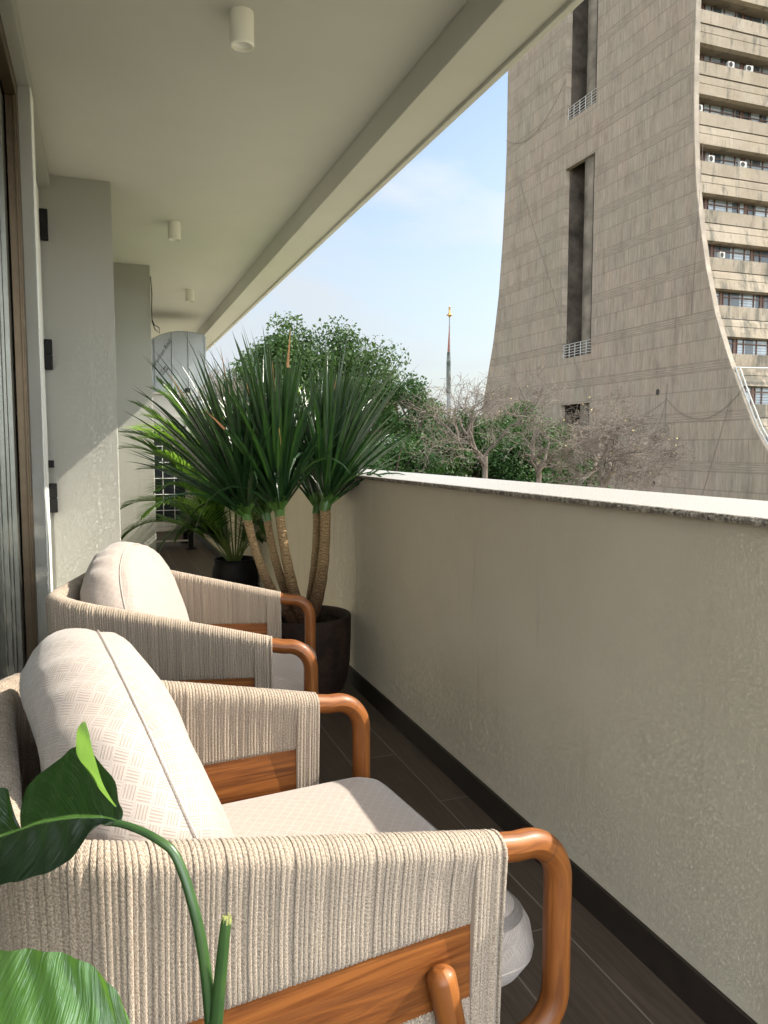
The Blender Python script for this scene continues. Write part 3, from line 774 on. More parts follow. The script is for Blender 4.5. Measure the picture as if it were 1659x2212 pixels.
# ------------------------------------------------------------------ potted dracaena
def blade(mb, base, d0, length, width, droop, n=9, fold=0.25, twist=0.0, tipm=None, basem=None):
    """long tapered leaf with a V fold, bending under gravity"""
    p = Vector(base); d = Vector(d0).normalized(); st = length/n
    side = d.cross(Vector((0, 0, 1)))
    side = side.normalized() if side.length > 1e-3 else Vector((1, 0, 0))
    side = (Matrix.Rotation(twist, 3, d) @ side)
    rows = []; uvr = []; r_ = random.random()*50
    for i in range(n+1):
        t_ = i/n
        w_ = width*(0.62+0.38*min(1, t_*5))*(1-t_**2.6)**0.9 if t_ < 1 else 0.0004
        w_ = max(w_, 0.0006)
        side = (side-d*side.dot(d)).normalized(); up = side.cross(d).normalized()
        rows.append([p-side*w_*0.5+up*w_*fold, p, p+side*w_*0.5+up*w_*fold]); uvr.append([(-1, t_+r_), (0, t_+r_), (1, t_+r_)])
        p = p+d*st; d = (d+Vector((0, 0, -1))*droop*st*(0.3+1.9*t_)).normalized()
    for i in range(n):
        a = rows[i]+rows[i+1]; uu = uvr[i]+uvr[i+1]
        mb.m = 0
        if basem is not None and i < 1: mb.m = basem
        if tipm is not None and i >= n-2: mb.m = tipm
        mb.add(a, [(0, 1, 4, 3), (1, 2, 5, 4)], uu)
    mb.m = 0
def crown(c, axis, nl, lmin, lmax, spread, seed):
    rr = random.Random(seed); mb = MB(); ax = Vector(axis).normalized()
    P0 = Vector(c)
    for k in range(nl):
        f = k/nl; az = k*2.39996+rr.uniform(-.2, .2)
        el = spread*(f**0.72)+rr.uniform(-5, 5)       # degrees away from the axis; late ones are the outer leaves
        o = ax.orthogonal().normalized(); q = Matrix.Rotation(az, 3, ax) @ o
        d = (ax*math.cos(R(el))+q*math.sin(R(el)))
        base = P0+ax*(0.02+0.10*(1-f))+q*(0.009+0.009*f)
        dr = rr.uniform(0.25, 0.9)+(rr.uniform(1.5, 6.0) if f > 0.95 else 0.0)
        blade(mb, base, (d+ax*0.35).normalized(), rr.uniform(lmin, lmax)*(0.78+0.22*math.sin(math.pi*min(1, f*1.4+0.15))), rr.uniform(0.021, 0.031), dr, twist=rr.uniform(-.6, .6),
              tipm=2 if rr.random() < 0.03 else None, basem=1)
    return mb
PD = Vector((0.935, 3.72, 0))
t = empty('potted_dracaena', PD); tag(t, 'big potted plant with ringed trunks and sword leaves in a rusty brown planter', 'potted plant')
b = MB(); Hp = 0.415
b.lathe([(0.001, 0.0), (0.125, 0.0), (0.165, 0.012), (0.198, 0.045), (0.216, 0.095), (0.226, 0.17), (0.232, 0.30), (0.234, Hp-0.008), (0.231, Hp), (0.214, Hp), (0.209, Hp-0.006), (0.207, Hp-0.05)], n=64)
b.build('planter', M_RUST, t, smooth=True)
b = MB(); rows = []
for i in range(14):
    r_ = 0.208*i/13; rows.append([(r_*math.cos(a), r_*math.sin(a), Hp-0.045+0.02*noise.noise(Vector((r_*40*math.cos(a), r_*40*math.sin(a), 1)))) for a in np.linspace(0, 2*math.pi, 40)])
b.grid(rows); b.build('soil', M_SOIL, t, smooth=True)
def trunkm():
    g = G('ringed_trunk'); u = g.uv(); x = g.sepxyz(u)
    wv = g.noise(g.n('CombineXYZ', {0: g.math('MULTIPLY', x[0], 28.0), 1: g.math('MULTIPLY', x[1], 20.0)}).outputs[0], 1.0, 3, 0.6)
    ph = g.math('ADD', g.math('MULTIPLY', x[1], 66.0), g.math('MULTIPLY', wv, 4.2))
    fr = g.math('FRACT', ph)
    line = g.ramp(fr, [(0.0, 0.0), (0.18, 1.0), (0.75, 0.8), (1.0, 0.1)])
    n = g.noise(g.obj(), 60, 4, 0.65)
    c = g.mix(line, (0.060, 0.030, 0.014), (0.33, 0.225, 0.11))
    c = g.mix(g.math('MULTIPLY', n, 0.5), c, (0.30, 0.17, 0.06))
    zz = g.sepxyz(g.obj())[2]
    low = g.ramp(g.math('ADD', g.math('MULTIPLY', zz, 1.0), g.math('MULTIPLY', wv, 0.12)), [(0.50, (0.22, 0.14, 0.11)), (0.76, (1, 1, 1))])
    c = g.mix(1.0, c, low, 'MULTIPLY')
    return g.done(c, 0.8, g.bump(g.math('ADD', line, g.math('MULTIPLY', n, 0.4)), 0.006), 0.3)
M_TRUNKR = trunkm()
heads = [
    ((-0.035, 0.0, 0.37), (-0.20, 0.0, 0.50), (-0.285, 0.0, 0.915), (-0.36, -0.1, 1.0), 100, 52, 0.0205),
    ((-0.01, -0.02, 0.37), (-0.10, -0.05, 0.60), (-0.135, -0.05, 0.935), (-0.10, -0.15, 1.0), 120, 50, 0.0225),
    ((-0.02, 0.05, 0.37), (-0.13, 0.09, 0.60), (-0.165, 0.11, 0.90), (-0.2, 0.3, 1.0), 64, 60, 0.019),
    ((0.015, 0.0, 0.37), (0.115, 0.0, 0.55), (0.11, 0.0, 0.955), (0.20, -0.08, 1.0), 122, 54, 0.0265),
    ((0.02, 0.05, 0.37), (0.09, 0.10, 0.58), (0.095, 0.11, 0.93), (0.25, 0.25, 1.0), 64, 60, 0.019)]
for i, (p0, p1, p2, ax, nl, sp_, rt) in enumerate(heads):
    P = []; rr = []
    for k in range(33):
        s = k/32; q = Vector(p0)*(1-s)**2+Vector(p1)*2*s*(1-s)*1.0+Vector(p2)*s*s
        P.append(q); rr.append((rt*1.45-(rt*0.45)*min(1, s*1.3))*(1+0.03*math.sin(k*5.1)))
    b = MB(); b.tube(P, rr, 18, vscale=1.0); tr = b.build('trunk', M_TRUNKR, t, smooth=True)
    mb = crown(Vector(p2)-Vector((0, 0, 0.015)), ax, nl, 0.62, 0.86, sp_, 50+i)
    # green leaf sheath
    mb.m = 1
    axn = Vector(ax).normalized(); q0 = Vector(p2)-axn*0.02
    mb.tube([q0, q0+axn*0.04, q0+axn*0.10], [rr[-1]*1.08, rr[-1]*1.15, rr[-1]*0.7], 14)
    mb.build('leaf_crown', [M_DRAC, M_DRACB, M_DRACT], t, smooth=True, angle=20)

# ------------------------------------------------------------------ potted palm behind
def frond(mb, base, az, el, length, droop, nl=22, llen=0.30, wid=0.018, rr=random, smb=None):
    p = Vector(base); d = Vector((math.cos(az)*math.cos(el), math.sin(az)*math.cos(el), math.sin(el))); st = length/26
    pts = []
    for i in range(27):
        pts.append((p.copy(), d.copy())); p = p+d*st; d = (d+Vector((0, 0, -1))*droop*st*(0.2+1.8*i/26)).normalized()
    smb.tube([q[0] for q in pts], [0.0055*(1-0.8*i/26)+0.001 for i in range(27)], 5)
    for i in range(8, 27):
        q, dd = pts[i]; f = (i-8)/18
        side = dd.cross(Vector((0, 0, 1))).normalized(); up = side.cross(dd)
        for s in (-1, 1):
            for o_ in (0, 0.5):
                l = llen*math.sin(math.pi*(0.18+0.78*f))**0.7*rr.uniform(.85, 1.1)
                dl = (side*s*1.0+dd*(0.55+1.1*f)+up*rr.uniform(0.05, 0.35)).normalized()
                blade(mb, q+dd*st*o_, dl, l, wid*rr.uniform(.8, 1.1), rr.uniform(1.0, 3.2), n=5, fold=0.12)
PP = Vector((1.02, 6.45, 0))
t = empty('potted_palm', PP); tag(t, 'feathery green palm in a black pot, behind the larger planter', 'potted plant')
b = MB(); b.lathe([(0.001, 0.0), (0.12, 0.0), (0.17, 0.05), (0.192, 0.14), (0.188, 0.22), (0.170, 0.285), (0.172, 0.315), (0.178, 0.325), (0.165, 0.325), (0.158, 0.27), (0.001, 0.265)], n=48)
b.build('planter', M_BLACKP, t, smooth=True)
rr = random.Random(5); mb = MB(); smb = MB(); mbd = MB()
specs = []
for k in range(17):
    az = R(rr.uniform(0, 360)); specs.append((az, R(rr.uniform(62, 84)), rr.uniform(1.15, 1.55), rr.uniform(0.5, 1.2)))
specs += [(R(188), R(78), 1.45, 1.3), (R(174), R(81), 1.6, 1.2), (R(200), R(76), 1.4, 1.5), (R(160), R(78), 1.5, 1.5), (R(185), R(72), 1.5, 1.2), (R(200), R(76), 1.45, 1.4), (R(170), R(70), 1.45, 1.3), (R(222), R(64), 1.2, 1.5), (R(178), R(50), 1.0, 1.8), (R(165), R(72), 1.2, 1.35), (R(190), R(70), 1.15, 1.5), (R(205), R(70), 1.15, 1.1), (R(150), R(70), 1.5, 1.0), (R(180), R(74), 1.55, 0.9), (R(215), R(60), 1.15, 1.7), (R(172), R(58), 1.1, 1.6), (R(195), R(78), 1.6, 0.8)]
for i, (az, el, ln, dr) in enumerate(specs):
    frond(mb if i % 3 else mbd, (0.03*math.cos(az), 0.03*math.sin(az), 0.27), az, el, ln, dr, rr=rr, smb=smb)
for k in range(16):     # short low fronds hanging round the pot
    az = R(rr.uniform(120, 330)); frond(mbd, (0.02*math.cos(az), 0.02*math.sin(az), 0.30), az, R(rr.uniform(50, 72)), rr.uniform(0.45, 0.8), rr.uniform(2.5, 4.2), llen=0.20, wid=0.014, rr=rr, smb=smb)
smb.build('stems', M_STEMG, t, smooth=True)
mb.build('fronds', M_PALM, t); mbd.build('painted_shade_fronds', M_PALMD, t)  # second set: darker leaflet copy, shade put into its colour

# ------------------------------------------------------------------ foreground broad-leaved plant
cr_, sr_ = math.cos(R(20.0925)), math.sin(R(20.0925)); cp, sp2_ = math.cos(R(4.7665)), math.sin(R(4.7665))
FW = Vector((sr_*cp, cr_*cp, -sp2_)); RT = Vector((cr_, -sr_, 0)); UP = RT.cross(FW)
def at(px, py, d):
    """point at depth d (metres along the view axis) seen at photo position px,py (1659 wide): used to take measurements of the plant's shape"""
    return Vector((0, 0, ZC))+(FW+RT*((px-829.5)/1655)+UP*((1106-py)/1655))*d
def bigleaf(name, a, b_, trans, tw, rough=0.3, spec=0.5):
    g = G(name); x = g.sepxyz(g.uv())
    v = g.n('CombineXYZ', {0: g.math('ADD', g.math('MULTIPLY', x[0], 34.0), g.math('MULTIPLY', g.math('ABSOLUTE', x[1]), -9.0)), 1: g.math('MULTIPLY', x[1], 0.8)}).outputs[0]
    s = g.noise(v, 1.0, 4, 0.65)
    s2 = g.ramp(s, [(0.3, 0.0), (0.7, 1.0)])
    c = g.mix(s2, a, b_)
    mid = g.ramp(g.math('ABSOLUTE', x[1]), [(0.0, 1.0), (0.035, 0.9), (0.07, 0.0)])
    c = g.mix(g.math('MULTIPLY', mid, 0.8), c, (0.16, 0.30, 0.06))
    sp_ = g.ramp(g.noise(g.obj(), 90, 2, 0.5), [(0.70, 0.0), (0.74, 0.5)])
    c = g.mix(g.math('MULTIPLY', sp_, 0.3), c, (0.30, 0.38, 0.12))
    return g.done(c, rough, g.bump(s, 0.0022), spec, trans=trans, tw=tw)
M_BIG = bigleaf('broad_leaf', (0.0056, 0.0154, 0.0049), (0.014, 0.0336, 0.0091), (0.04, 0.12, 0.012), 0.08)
M_BIGL = bigleaf('broad_leaf_painted_light', (0.0375, 0.1125, 0.0135), (0.0675, 0.1575, 0.024), (0.25, 0.5, 0.06), 0.22, 0.16, 0.9)  # brighter copy of the leaf colour, light on the glossy leaf painted in
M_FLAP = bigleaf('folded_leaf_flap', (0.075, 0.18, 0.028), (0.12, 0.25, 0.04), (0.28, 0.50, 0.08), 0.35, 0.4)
t = empty('broad_leaf_plant', (0.10, 0.62, 0)); tag(t, 'large leaved green plant in the lower left foreground, torn leaf over the chair', 'potted plant')
def rows_interp(rows, m=6):
    """smooth Catmull-Rom through rows of points"""
    out = []
    n = len(rows)
    for i in range(n-1):
        r0, r1, r2, r3 = rows[max(i-1, 0)], rows[i], rows[i+1], rows[min(i+2, n-1)]
        for k in range(m):
            s = k/m; out.append([0.5*((2*b1)+(-a1+c1)*s+(2*a1-5*b1+4*c1-d1)*s*s+(-a1+3*b1-3*c1+d1)*s**3) for a1, b1, c1, d1 in zip(r0, r1, r2, r3)])
    out.append(rows[-1]); return out
def sheet(mb, rows, m=5, mv=5):
    R1 = rows_interp([[Vector(p) for p in r] for r in rows], m)
    T1 = [list(x) for x in zip(*R1)]; T2 = rows_interp(T1, mv); R2 = [list(x) for x in zip(*T2)]
    nu, nv = len(R2), len(R2[0])
    return R2, nu, nv
def leaf_sheet(mb, rows, u0, u1, v0, v1, m=5, mv=5, rip=0.0022, key=1.0, thick=0.0006):
    R2, nu, nv = sheet(mb, rows, m, mv)
    uv = [[(u0+(u1-u0)*i/(nu-1), v0+(v1-v0)*j/(nv-1)) for j in range(nv)] for i in range(nu)]
    for i in range(nu):
        for j in range(nv):
            e = j/(nv-1)
            R2[i][j] = R2[i][j]+FW*rip*math.sin(uv[i][j][0]*34+e*2.5+key)*min(1, e*3)
    mb.grid(R2, uv)
D1 = 0.70
b = MB()
# upper half of the hanging leaf: rows go base -> tip, each row midrib -> edge
up = [[at(262,1776,.700), at(264,1762,.700), at(264,1750,.699), at(260,1738,.698)],
      [at(236,1768,.702), at(242,1742,.698), at(246,1712,.694), at(247,1690,.690)],
      [at(200,1765,.706), at(205,1720,.698), at(210,1670,.690), at(212,1640,.684)],
      [at(160,1765,.712), at(163,1715,.702), at(166,1655,.690), at(166,1612,.682)],
      [at(118,1770,.722), at(118,1730,.716), at(122,1680,.708), at(128,1640,.700)],
      [at(82,1777,.732), at(78,1745,.728), at(76,1710,.724), at(80,1676,.716)],
      [at(46,1790,.742), at(42,1780,.741), at(44,1750,.738), at(58,1700,.732)]]
leaf_sheet(b, up, 0.0, 0.75, 0.0, 1.0)
lob = [[at(46,1791,.742), at(36,1770,.742), at(28,1740,.740), at(22,1712,.738)],
       [at(18,1800,.750), at(12,1775,.750), at(4,1735,.748), at(2,1700,.746)],
       [at(-30,1815,.762), at(-34,1780,.762), at(-40,1735,.760), at(-42,1700,.758)],
       [at(-90,1840,.775), at(-94,1810,.775), at(-98,1770,.773), at(-100,1745,.770)],
       [at(-150,1870,.785), at(-150,1865,.785), at(-150,1860,.785), at(-150,1855,.785)]]
leaf_sheet(b, lob, 0.75, 1.4, 0.0, 0.9, key=2.0)
lo = [[at(262,1776,.700), at(258,1778,.700), at(252,1780,.700), at(244,1780,.700)],
      [at(236,1768,.702), at(228,1776,.698), at(218,1782,.694), at(206,1784,.690)],
      [at(200,1765,.706), at(196,1785,.700), at(190,1800,.693), at(184,1812,.686)],
      [at(160,1765,.712), at(158,1795,.706), at(156,1825,.698), at(153,1856,.688)],
      [at(118,1770,.722), at(114,1805,.716), at(108,1845,.706), at(102,1885,.694)],
      [at(82,1777,.732), at(74,1815,.726), at(64,1860,.714), at(52,1900,.700)],
      [at(46,1790,.742), at(34,1825,.736), at(18,1870,.724), at(0,1912,.708)],
      [at(0,1806,.754), at(-12,1840,.748), at(-28,1880,.736), at(-50,1915,.720)],
      [at(-70,1832,.768), at(-84,1855,.764), at(-100,1885,.755), at(-118,1905,.742)],
      [at(-150,1870,.785), at(-152,1875,.785), at(-154,1880,.784), at(-156,1885,.783)]]
leaf_sheet(b, lo, 0.0, 1.4, 0.0, -1.0, key=0.3)
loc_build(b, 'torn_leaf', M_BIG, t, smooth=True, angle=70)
b = MB()
fl = [[at(184,1558,.672), at(176,1562,.673), at(170,1570,.675)],
      [at(192,1582,.668), at(178,1588,.672), at(165,1590,.678)],
      [at(200,1620,.668), at(182,1622,.674), at(164,1622,.681)],
      [at(210,1655,.670), at(196,1656,.677), at(180,1652,.684)],
      [at(222,1692,.675), at(212,1690,.680), at(200,1684,.686)],
      [at(238,1722,.682), at(230,1718,.686), at(222,1712,.690)],
      [at(252,1742,.690), at(248,1742,.692), at(244,1740,.694)]]
leaf_sheet(b, fl, 0.0, 0.5, 0.1, 1.0, rip=0.001)
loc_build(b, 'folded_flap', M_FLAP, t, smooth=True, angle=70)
b = MB()
b.tube(rows_interp([[p] for p in [at(225,1776,.704), at(262,1780,.700), at(310,1797,.695), at(350,1820,.690), at(375,1842,.688), at(397,1890,.686), at(418,1960,.684), at(434,2030,.684), at(447,2120,.686), at(455,2215,.690), at(462,2330,.70), at(470,2500,.72)]], 5) and [q[0] for q in rows_interp([[p] for p in [at(225,1776,.704), at(262,1780,.700), at(310,1797,.695), at(350,1820,.690), at(375,1842,.688), at(397,1890,.686), at(418,1960,.684), at(434,2030,.684), at(447,2120,.686), at(455,2215,.690), at(462,2330,.70), at(470,2500,.72)]], 5)],
       [0.0028]+[0.0030+0.0024*min(1, k/40) for k in range(55)], 12)
M_STK = leafm('leaf_stalk', (0.021, 0.0525, 0.015), (0.0375, 0.07875, 0.0195), (0.06, 0.15, 0.02), 0.32, 0.04, 20)
loc_build(b, 'leaf_stalk', M_STK, t, smooth=True)
b = MB()
b.tube([at(490,1985,.675), at(488,1995,.675), at(484,2030,.676), at(476,2110,.680), at(466,2215,.686), at(462,2330,.70), at(470,2500,.73)], [0.0040, 0.0048, 0.0050, 0.0055, 0.0062, 0.0066, 0.007], 14)
loc_build(b, 'cut_stalk', M_STK, t, smooth=True)
b = MB(); c_ = at(490,1984,.675)
for k in range(9):
    a = k*0.7; r_ = 0.0036; q = c_+RT*(r_*math.cos(a))+FW*(r_*math.sin(a)); b.tube([q-UP*0.004, q+UP*random.uniform(0.001, 0.0035)], [0.0012, 0.0006], 5)
b.tube([c_-UP*0.002, c_+UP*0.0008], [0.0042, 0.0036], 12)
loc_build(b, 'cut_end', leafm('cut_fibre', (0.22, 0.23, 0.07), (0.28, 0.28, 0.10), (0.3, 0.4, 0.1), 0.7, 0.1), t)
# second, glossy leaf
b = MB()
g2 = [[at(-260,2290,.60), at(-225,2230,.61), at(-190,2160,.62), at(-150,2110,.63)],
      [at(-120,2330,.575), at(-105,2240,.59), at(-80,2140,.605), at(-55,2066,.62)],
      [at(10,2360,.560), at(15,2250,.580), at(20,2130,.600), at(25,2052,.615)],
      [at(120,2400,.552), at(122,2290,.572), at(118,2150,.592), at(100,2054,.608)],
      [at(210,2450,.550), at(222,2350,.566), at(212,2200,.586), at(178,2074,.602)],
      [at(270,2500,.552), at(296,2410,.566), at(282,2270,.580), at(240,2128,.592)],
      [at(310,2560,.556), at(330,2500,.566), at(322,2380,.574), at(276,2196,.582)],
      [at(330,2620,.560), at(335,2600,.566), at(330,2520,.570), at(300,2330,.576)]]
leaf_sheet(b, g2, 0.0, 1.4, 0.0, 1.0, rip=0.0016)
g3 = [[r[0], r[0]+(r[0]-r[2])*0.4-FW*0.02, r[0]+(r[0]-r[2])*0.9-FW*0.01] for r in g2]
leaf_sheet(b, g3, 0.0, 1.4, 0.0, -1.0, rip=0.0016)
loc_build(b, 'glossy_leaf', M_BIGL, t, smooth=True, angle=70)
b = MB(); b.tube([at(330,2620,.56), at(400,2700,.62), at(465,2900,.75)], [0.005, 0.006, 0.007], 10); loc_build(b, 'leaf_stalk', M_STK, t, smooth=True)
pc = Vector((0.115, 0.60, 0)); 
b = MB(); b.tube([at(470,2500,.72), pc+Vector((0.0,0.0,0.26))], [0.008, 0.010], 10); b.tube([at(465,2900,.75), pc+Vector((0.01,0.0,0.24))], [0.008, 0.010], 10); loc_build(b, 'stem', M_STK, t, smooth=True)
b = MB(); b.lathe([(0.001, 0), (0.10, 0), (0.125, 0.10), (0.14, 0.26), (0.13, 0.26), (0.12, 0.22), (0.001, 0.22)], c=pc, n=40); loc_build(b, 'planter', M_BLACKP, t, smooth=True)

# ------------------------------------------------------------------ concrete tower
S = 0.7; XT = 60*S
def T(y, z): return (y*S, z*S+ZC)
RE = [(-14.5, 45.5), (-9, 50.2), (-4.5, 53.9), (-0.53, 56.65), (1.95, 58.55), (5.45, 60.4), (9.28, 62.3), (13.77, 64.2), (18.8, 65.75), (23.85, 66.9), (27.85, 67.6), (32.78, 68.1), (37.7, 68.4), (42.4, 68.5), (80, 68.6)]
LE = [(-14.5, 127.5), (-6, 122.0), (0, 118.8), (6.05, 116.2), (12.76, 113.9), (17.06, 112.4), (24.1, 110.8), (32.5, 109.7), (39.4, 109.15), (45.6, 108.8), (57.7, 108.7), (80, 108.7)]
def re(z): return float(np.interp(z, [p[0] for p in RE], [p[1] for p in RE]))
def le(z): return float(np.interp(z, [p[0] for p in LE], [p[1] for p in LE]))
PIT = 5.28; B0 = 43.80
def boardc():
    g = G('board_marked_concrete'); o = g.obj(); x = g.sepxyz(o)
    y = g.math('DIVIDE', x[1], S); z = g.math('DIVIDE', g.math('SUBTRACT', x[2], ZC), S)
    k = g.math('DIVIDE', g.math('SUBTRACT', z, B0), PIT); fk = g.math('FRACT', k); fl_ = g.math('FLOOR', k)   # fk in 0..1 upward; band occupies top part
    wob = g.math('MULTIPLY', g.noise(g.map(o, (0.3, 0.3, 0.1)), 1.0, 2), 0.0)
    bandlow = 1-1.02/PIT
    isband = g.math('GREATER_THAN', fk, bandlow)
    half = g.math('GREATER_THAN', fk, 0.44)
    # panel id
    py = g.math('ADD', g.math('DIVIDE', y, 1.74), g.math('MULTIPLY', half, 0.37))
    pid = g.math('FLOOR', py); fpy = g.math('FRACT', py)
    cid = g.n('CombineXYZ', {0: pid, 1: fl_, 2: half}).outputs[0]
    wn1 = g.n('TexWhiteNoise', {'Vector': cid}, noise_dimensions='3D').outputs['Value']
    # plank id within panel
    pl = g.math('MULTIPLY', y, 5.2); plid = g.n('CombineXYZ', {0: g.math('FLOOR', pl), 1: fl_, 2: half}).outputs[0]
    wn2 = g.n('TexWhiteNoise', {'Vector': plid}, noise_dimensions='3D').outputs['Value']
    str_ = g.noise(g.n('CombineXYZ', {0: g.math('MULTIPLY', y, 6.0), 1: g.math('MULTIPLY', z, 0.45), 2: 0.0}).outputs[0], 1.0, 6, 0.72)
    tint = g.noise(o, 0.16, 5, 0.6); tint2 = g.noise(g.map(o, (1, 1, 0.4)), 0.8, 7, 0.7)
    c = g.mix(g.ramp(tint, [(0.3, 0.0), (0.7, 1.0)]), (0.2039, 0.1732, 0.1302), (0.2325, 0.1803, 0.1396))
    c = g.mix(g.math('MULTIPLY', wn1, 0.5), c, (0.1932, 0.1717, 0.1359))
    vmul = g.math('ADD', g.math('MULTIPLY', g.ramp(str_, [(0.34, 0.0), (0.64, 1.0)]), 0.36), g.math('MULTIPLY_ADD', wn2, 0.16, 0.72))
    bandn = g.noise(g.n('CombineXYZ', {0: g.math('MULTIPLY', y, 0.6), 1: g.math('MULTIPLY', z, 16.0), 2: 0.0}).outputs[0], 1.0, 4, 0.7)
    bmul = g.math('MULTIPLY_ADD', g.ramp(bandn, [(0.35, 0.0), (0.65, 1.0)]), 0.45, 0.75)
    mul = g.n('Mix', {0: isband, 2: vmul, 3: bmul}, data_type='FLOAT').outputs[0]
    c = g.mix(1.0, c, mul, 'MULTIPLY')
    # joints
    def near(v, ref, w_): return g.math('LESS_THAN', g.math('ABSOLUTE', g.math('SUBTRACT', v, ref)), w_)
    j = g.math('MAXIMUM', near(fk, 0.44, 0.010), g.math('MAXIMUM', near(fk, bandlow, 0.010), g.math('MAXIMUM', g.math('GREATER_THAN', fk, 0.990), g.math('LESS_THAN', fk, 0.004))))
    jv = g.math('MULTIPLY', g.math('LESS_THAN', fpy, 0.028), g.math('SUBTRACT', 1.0, isband))
    jb = g.math('MULTIPLY', isband, g.math('LESS_THAN', g.math('FRACT', g.math('MULTIPLY', z, 3.95)), 0.16))
    jj = g.math('MAXIMUM', g.math('MULTIPLY', j, 0.78), g.math('MAXIMUM', g.math('MULTIPLY', jv, g.math('MULTIPLY_ADD', wn1, 0.40, -0.02)), g.math('MULTIPLY', jb, 0.85)))
    c = g.mix(g.math('MULTIPLY', jj, 0.62), c, (0.13, 0.10, 0.075))
    st = g.ramp(tint2, [(0.36, 0.62), (0.55, 1.0), (0.8, 1.08)])
    c = g.mix(1.0, c, g.ramp(tint2, [(0.30, 0.78), (0.50, 1.0), (0.8, 1.08)]), 'MULTIPLY')
    def rng(v, a, b_): return g.math('MULTIPLY', g.math('GREATER_THAN', v, a), g.math('LESS_THAN', v, b_))
    vs = g.noise(g.n('CombineXYZ', {0: g.math('MULTIPLY', y, 1.6), 1: g.math('MULTIPLY', z, 0.12), 2: 0.0}).outputs[0], 1.0, 4, 0.6)
    s1 = g.math('MULTIPLY', rng(z, 6.0, 12.2), g.math('MAXIMUM', rng(y, 91.7, 92.6), g.math('MAXIMUM', rng(y, 85.75, 86.9), rng(y, 89.9, 90.15))))
    s2 = g.math('MULTIPLY', rng(z, 38.5, 43.8), g.math('MULTIPLY', rng(y, 85.8, 92.5), g.ramp(vs, [(0.45, 0.0), (0.58, 1.0)])))
    s3 = g.math('MULTIPLY', g.ramp(vs, [(0.60, 0.0), (0.70, 1.0)]), g.ramp(g.noise(o, 0.12, 3, 0.5), [(0.45, 0.0), (0.6, 0.6)]))
    c = g.mix(g.math('MULTIPLY', g.math('MAXIMUM', s3, g.math('MAXIMUM', s1, s2)), 0.6), c, (0.075, 0.062, 0.05))
    h = g.math('SUBTRACT', g.math('MULTIPLY', str_, 0.5), jj)
    return g.done(c, 0.93, g.bump(h, 0.02), 0.15)
M_BOARD = boardc()
def facadec():
    g = G('stained_facade_concrete'); o = g.obj()
    x = g.sepxyz(o)
    n = g.noise(o, 0.5, 7, 0.65); v = g.noise(g.map(o, (1, 1, 0.25)), 1.4, 7, 0.7)
    c = g.mix(g.ramp(n, [(0.35, 0.0), (0.7, 1.0)]), (0.1945, 0.1576, 0.1107), (0.2348, 0.1979, 0.1509))
    z = g.math('DIVIDE', g.math('SUBTRACT', x[2], ZC), S)
    lowf = g.n('MapRange', {'Value': z, 'From Min': 40.0, 'From Max': 5.0, 'To Min': -0.10, 'To Max': 0.12}).outputs[0]
    blk = g.ramp(g.math('ADD', v, lowf), [(0.44, 0.0), (0.57, 1.0)])
    c = g.mix(g.math('MULTIPLY', blk, 0.82), c, (0.075, 0.07, 0.055))
    br = g.n('TexWhiteNoise', {'Vector': g.n('CombineXYZ', {0: g.math('FLOOR', g.math('MULTIPLY', x[0], 0.62)), 1: g.math('FLOOR', g.math('MULTIPLY', x[2], 0.8)), 2: 0.0}).outputs[0]}, noise_dimensions='3D').outputs['Value']
    c = g.mix(1.0, c, g.math('MULTIPLY_ADD', br, 0.22, 0.86), 'MULTIPLY')
    vj = g.math('LESS_THAN', g.math('FRACT', g.math('MULTIPLY', x[0], 0.62)), 0.03)
    c = g.mix(g.math('MULTIPLY', vj, 0.5), c, (0.16, 0.13, 0.10))
    f = g.noise(o, 9, 6, 0.7)
    c = g.mix(1.0, c, g.math('MULTIPLY_ADD', f, 0.4, 0.8), 'MULTIPLY')
    return g.done(c, 0.93, g.bump(g.math('ADD', f, v), 0.03), 0.15)
M_FAC = facadec()
M_FIN = flat('fin_concrete', (0.256, 0.216, 0.168), 0.9, 0, 0.2, 0.2, 0.9, 0.02, 6)
M_ACW = flat('ac_casing', (0.33, 0.32, 0.29), 0.5, var=0.15, scale=3)
M_WFR = flat('brown_window_frame', (0.085, 0.045, 0.03), 0.6)
M_WGL = G('tower_window_glass')
_g = M_WGL; _o = _g.obj(); _x = _g.sepxyz(_o)
_bl = _g.math('LESS_THAN', _g.math('FRACT', _g.math('MULTIPLY', _x[2], 5.0)), 0.35)
_wn = _g.n('TexWhiteNoise', {'Vector': _g.n('CombineXYZ', {0: _g.math('FLOOR', _g.math('MULTIPLY', _x[0], 1.25)), 1: _g.math('FLOOR', _g.math('MULTIPLY', _x[2], 0.3)), 2: 0.0}).outputs[0]}, noise_dimensions='3D').outputs['Value']
_c = _g.mix(_g.math('MULTIPLY', _g.math('GREATER_THAN', _wn, 0.35), _g.math('MULTIPLY_ADD', _bl, -0.35, _g.math('MULTIPLY_ADD', _wn, 0.8, 0.2))), (0.05, 0.06, 0.065), (0.30, 0.33, 0.34))
M_WGL = _g.done(_c, 0.15, None, 0.6)
M_TDARK = flat('dark_recess', (0.035, 0.030, 0.026), 0.9)

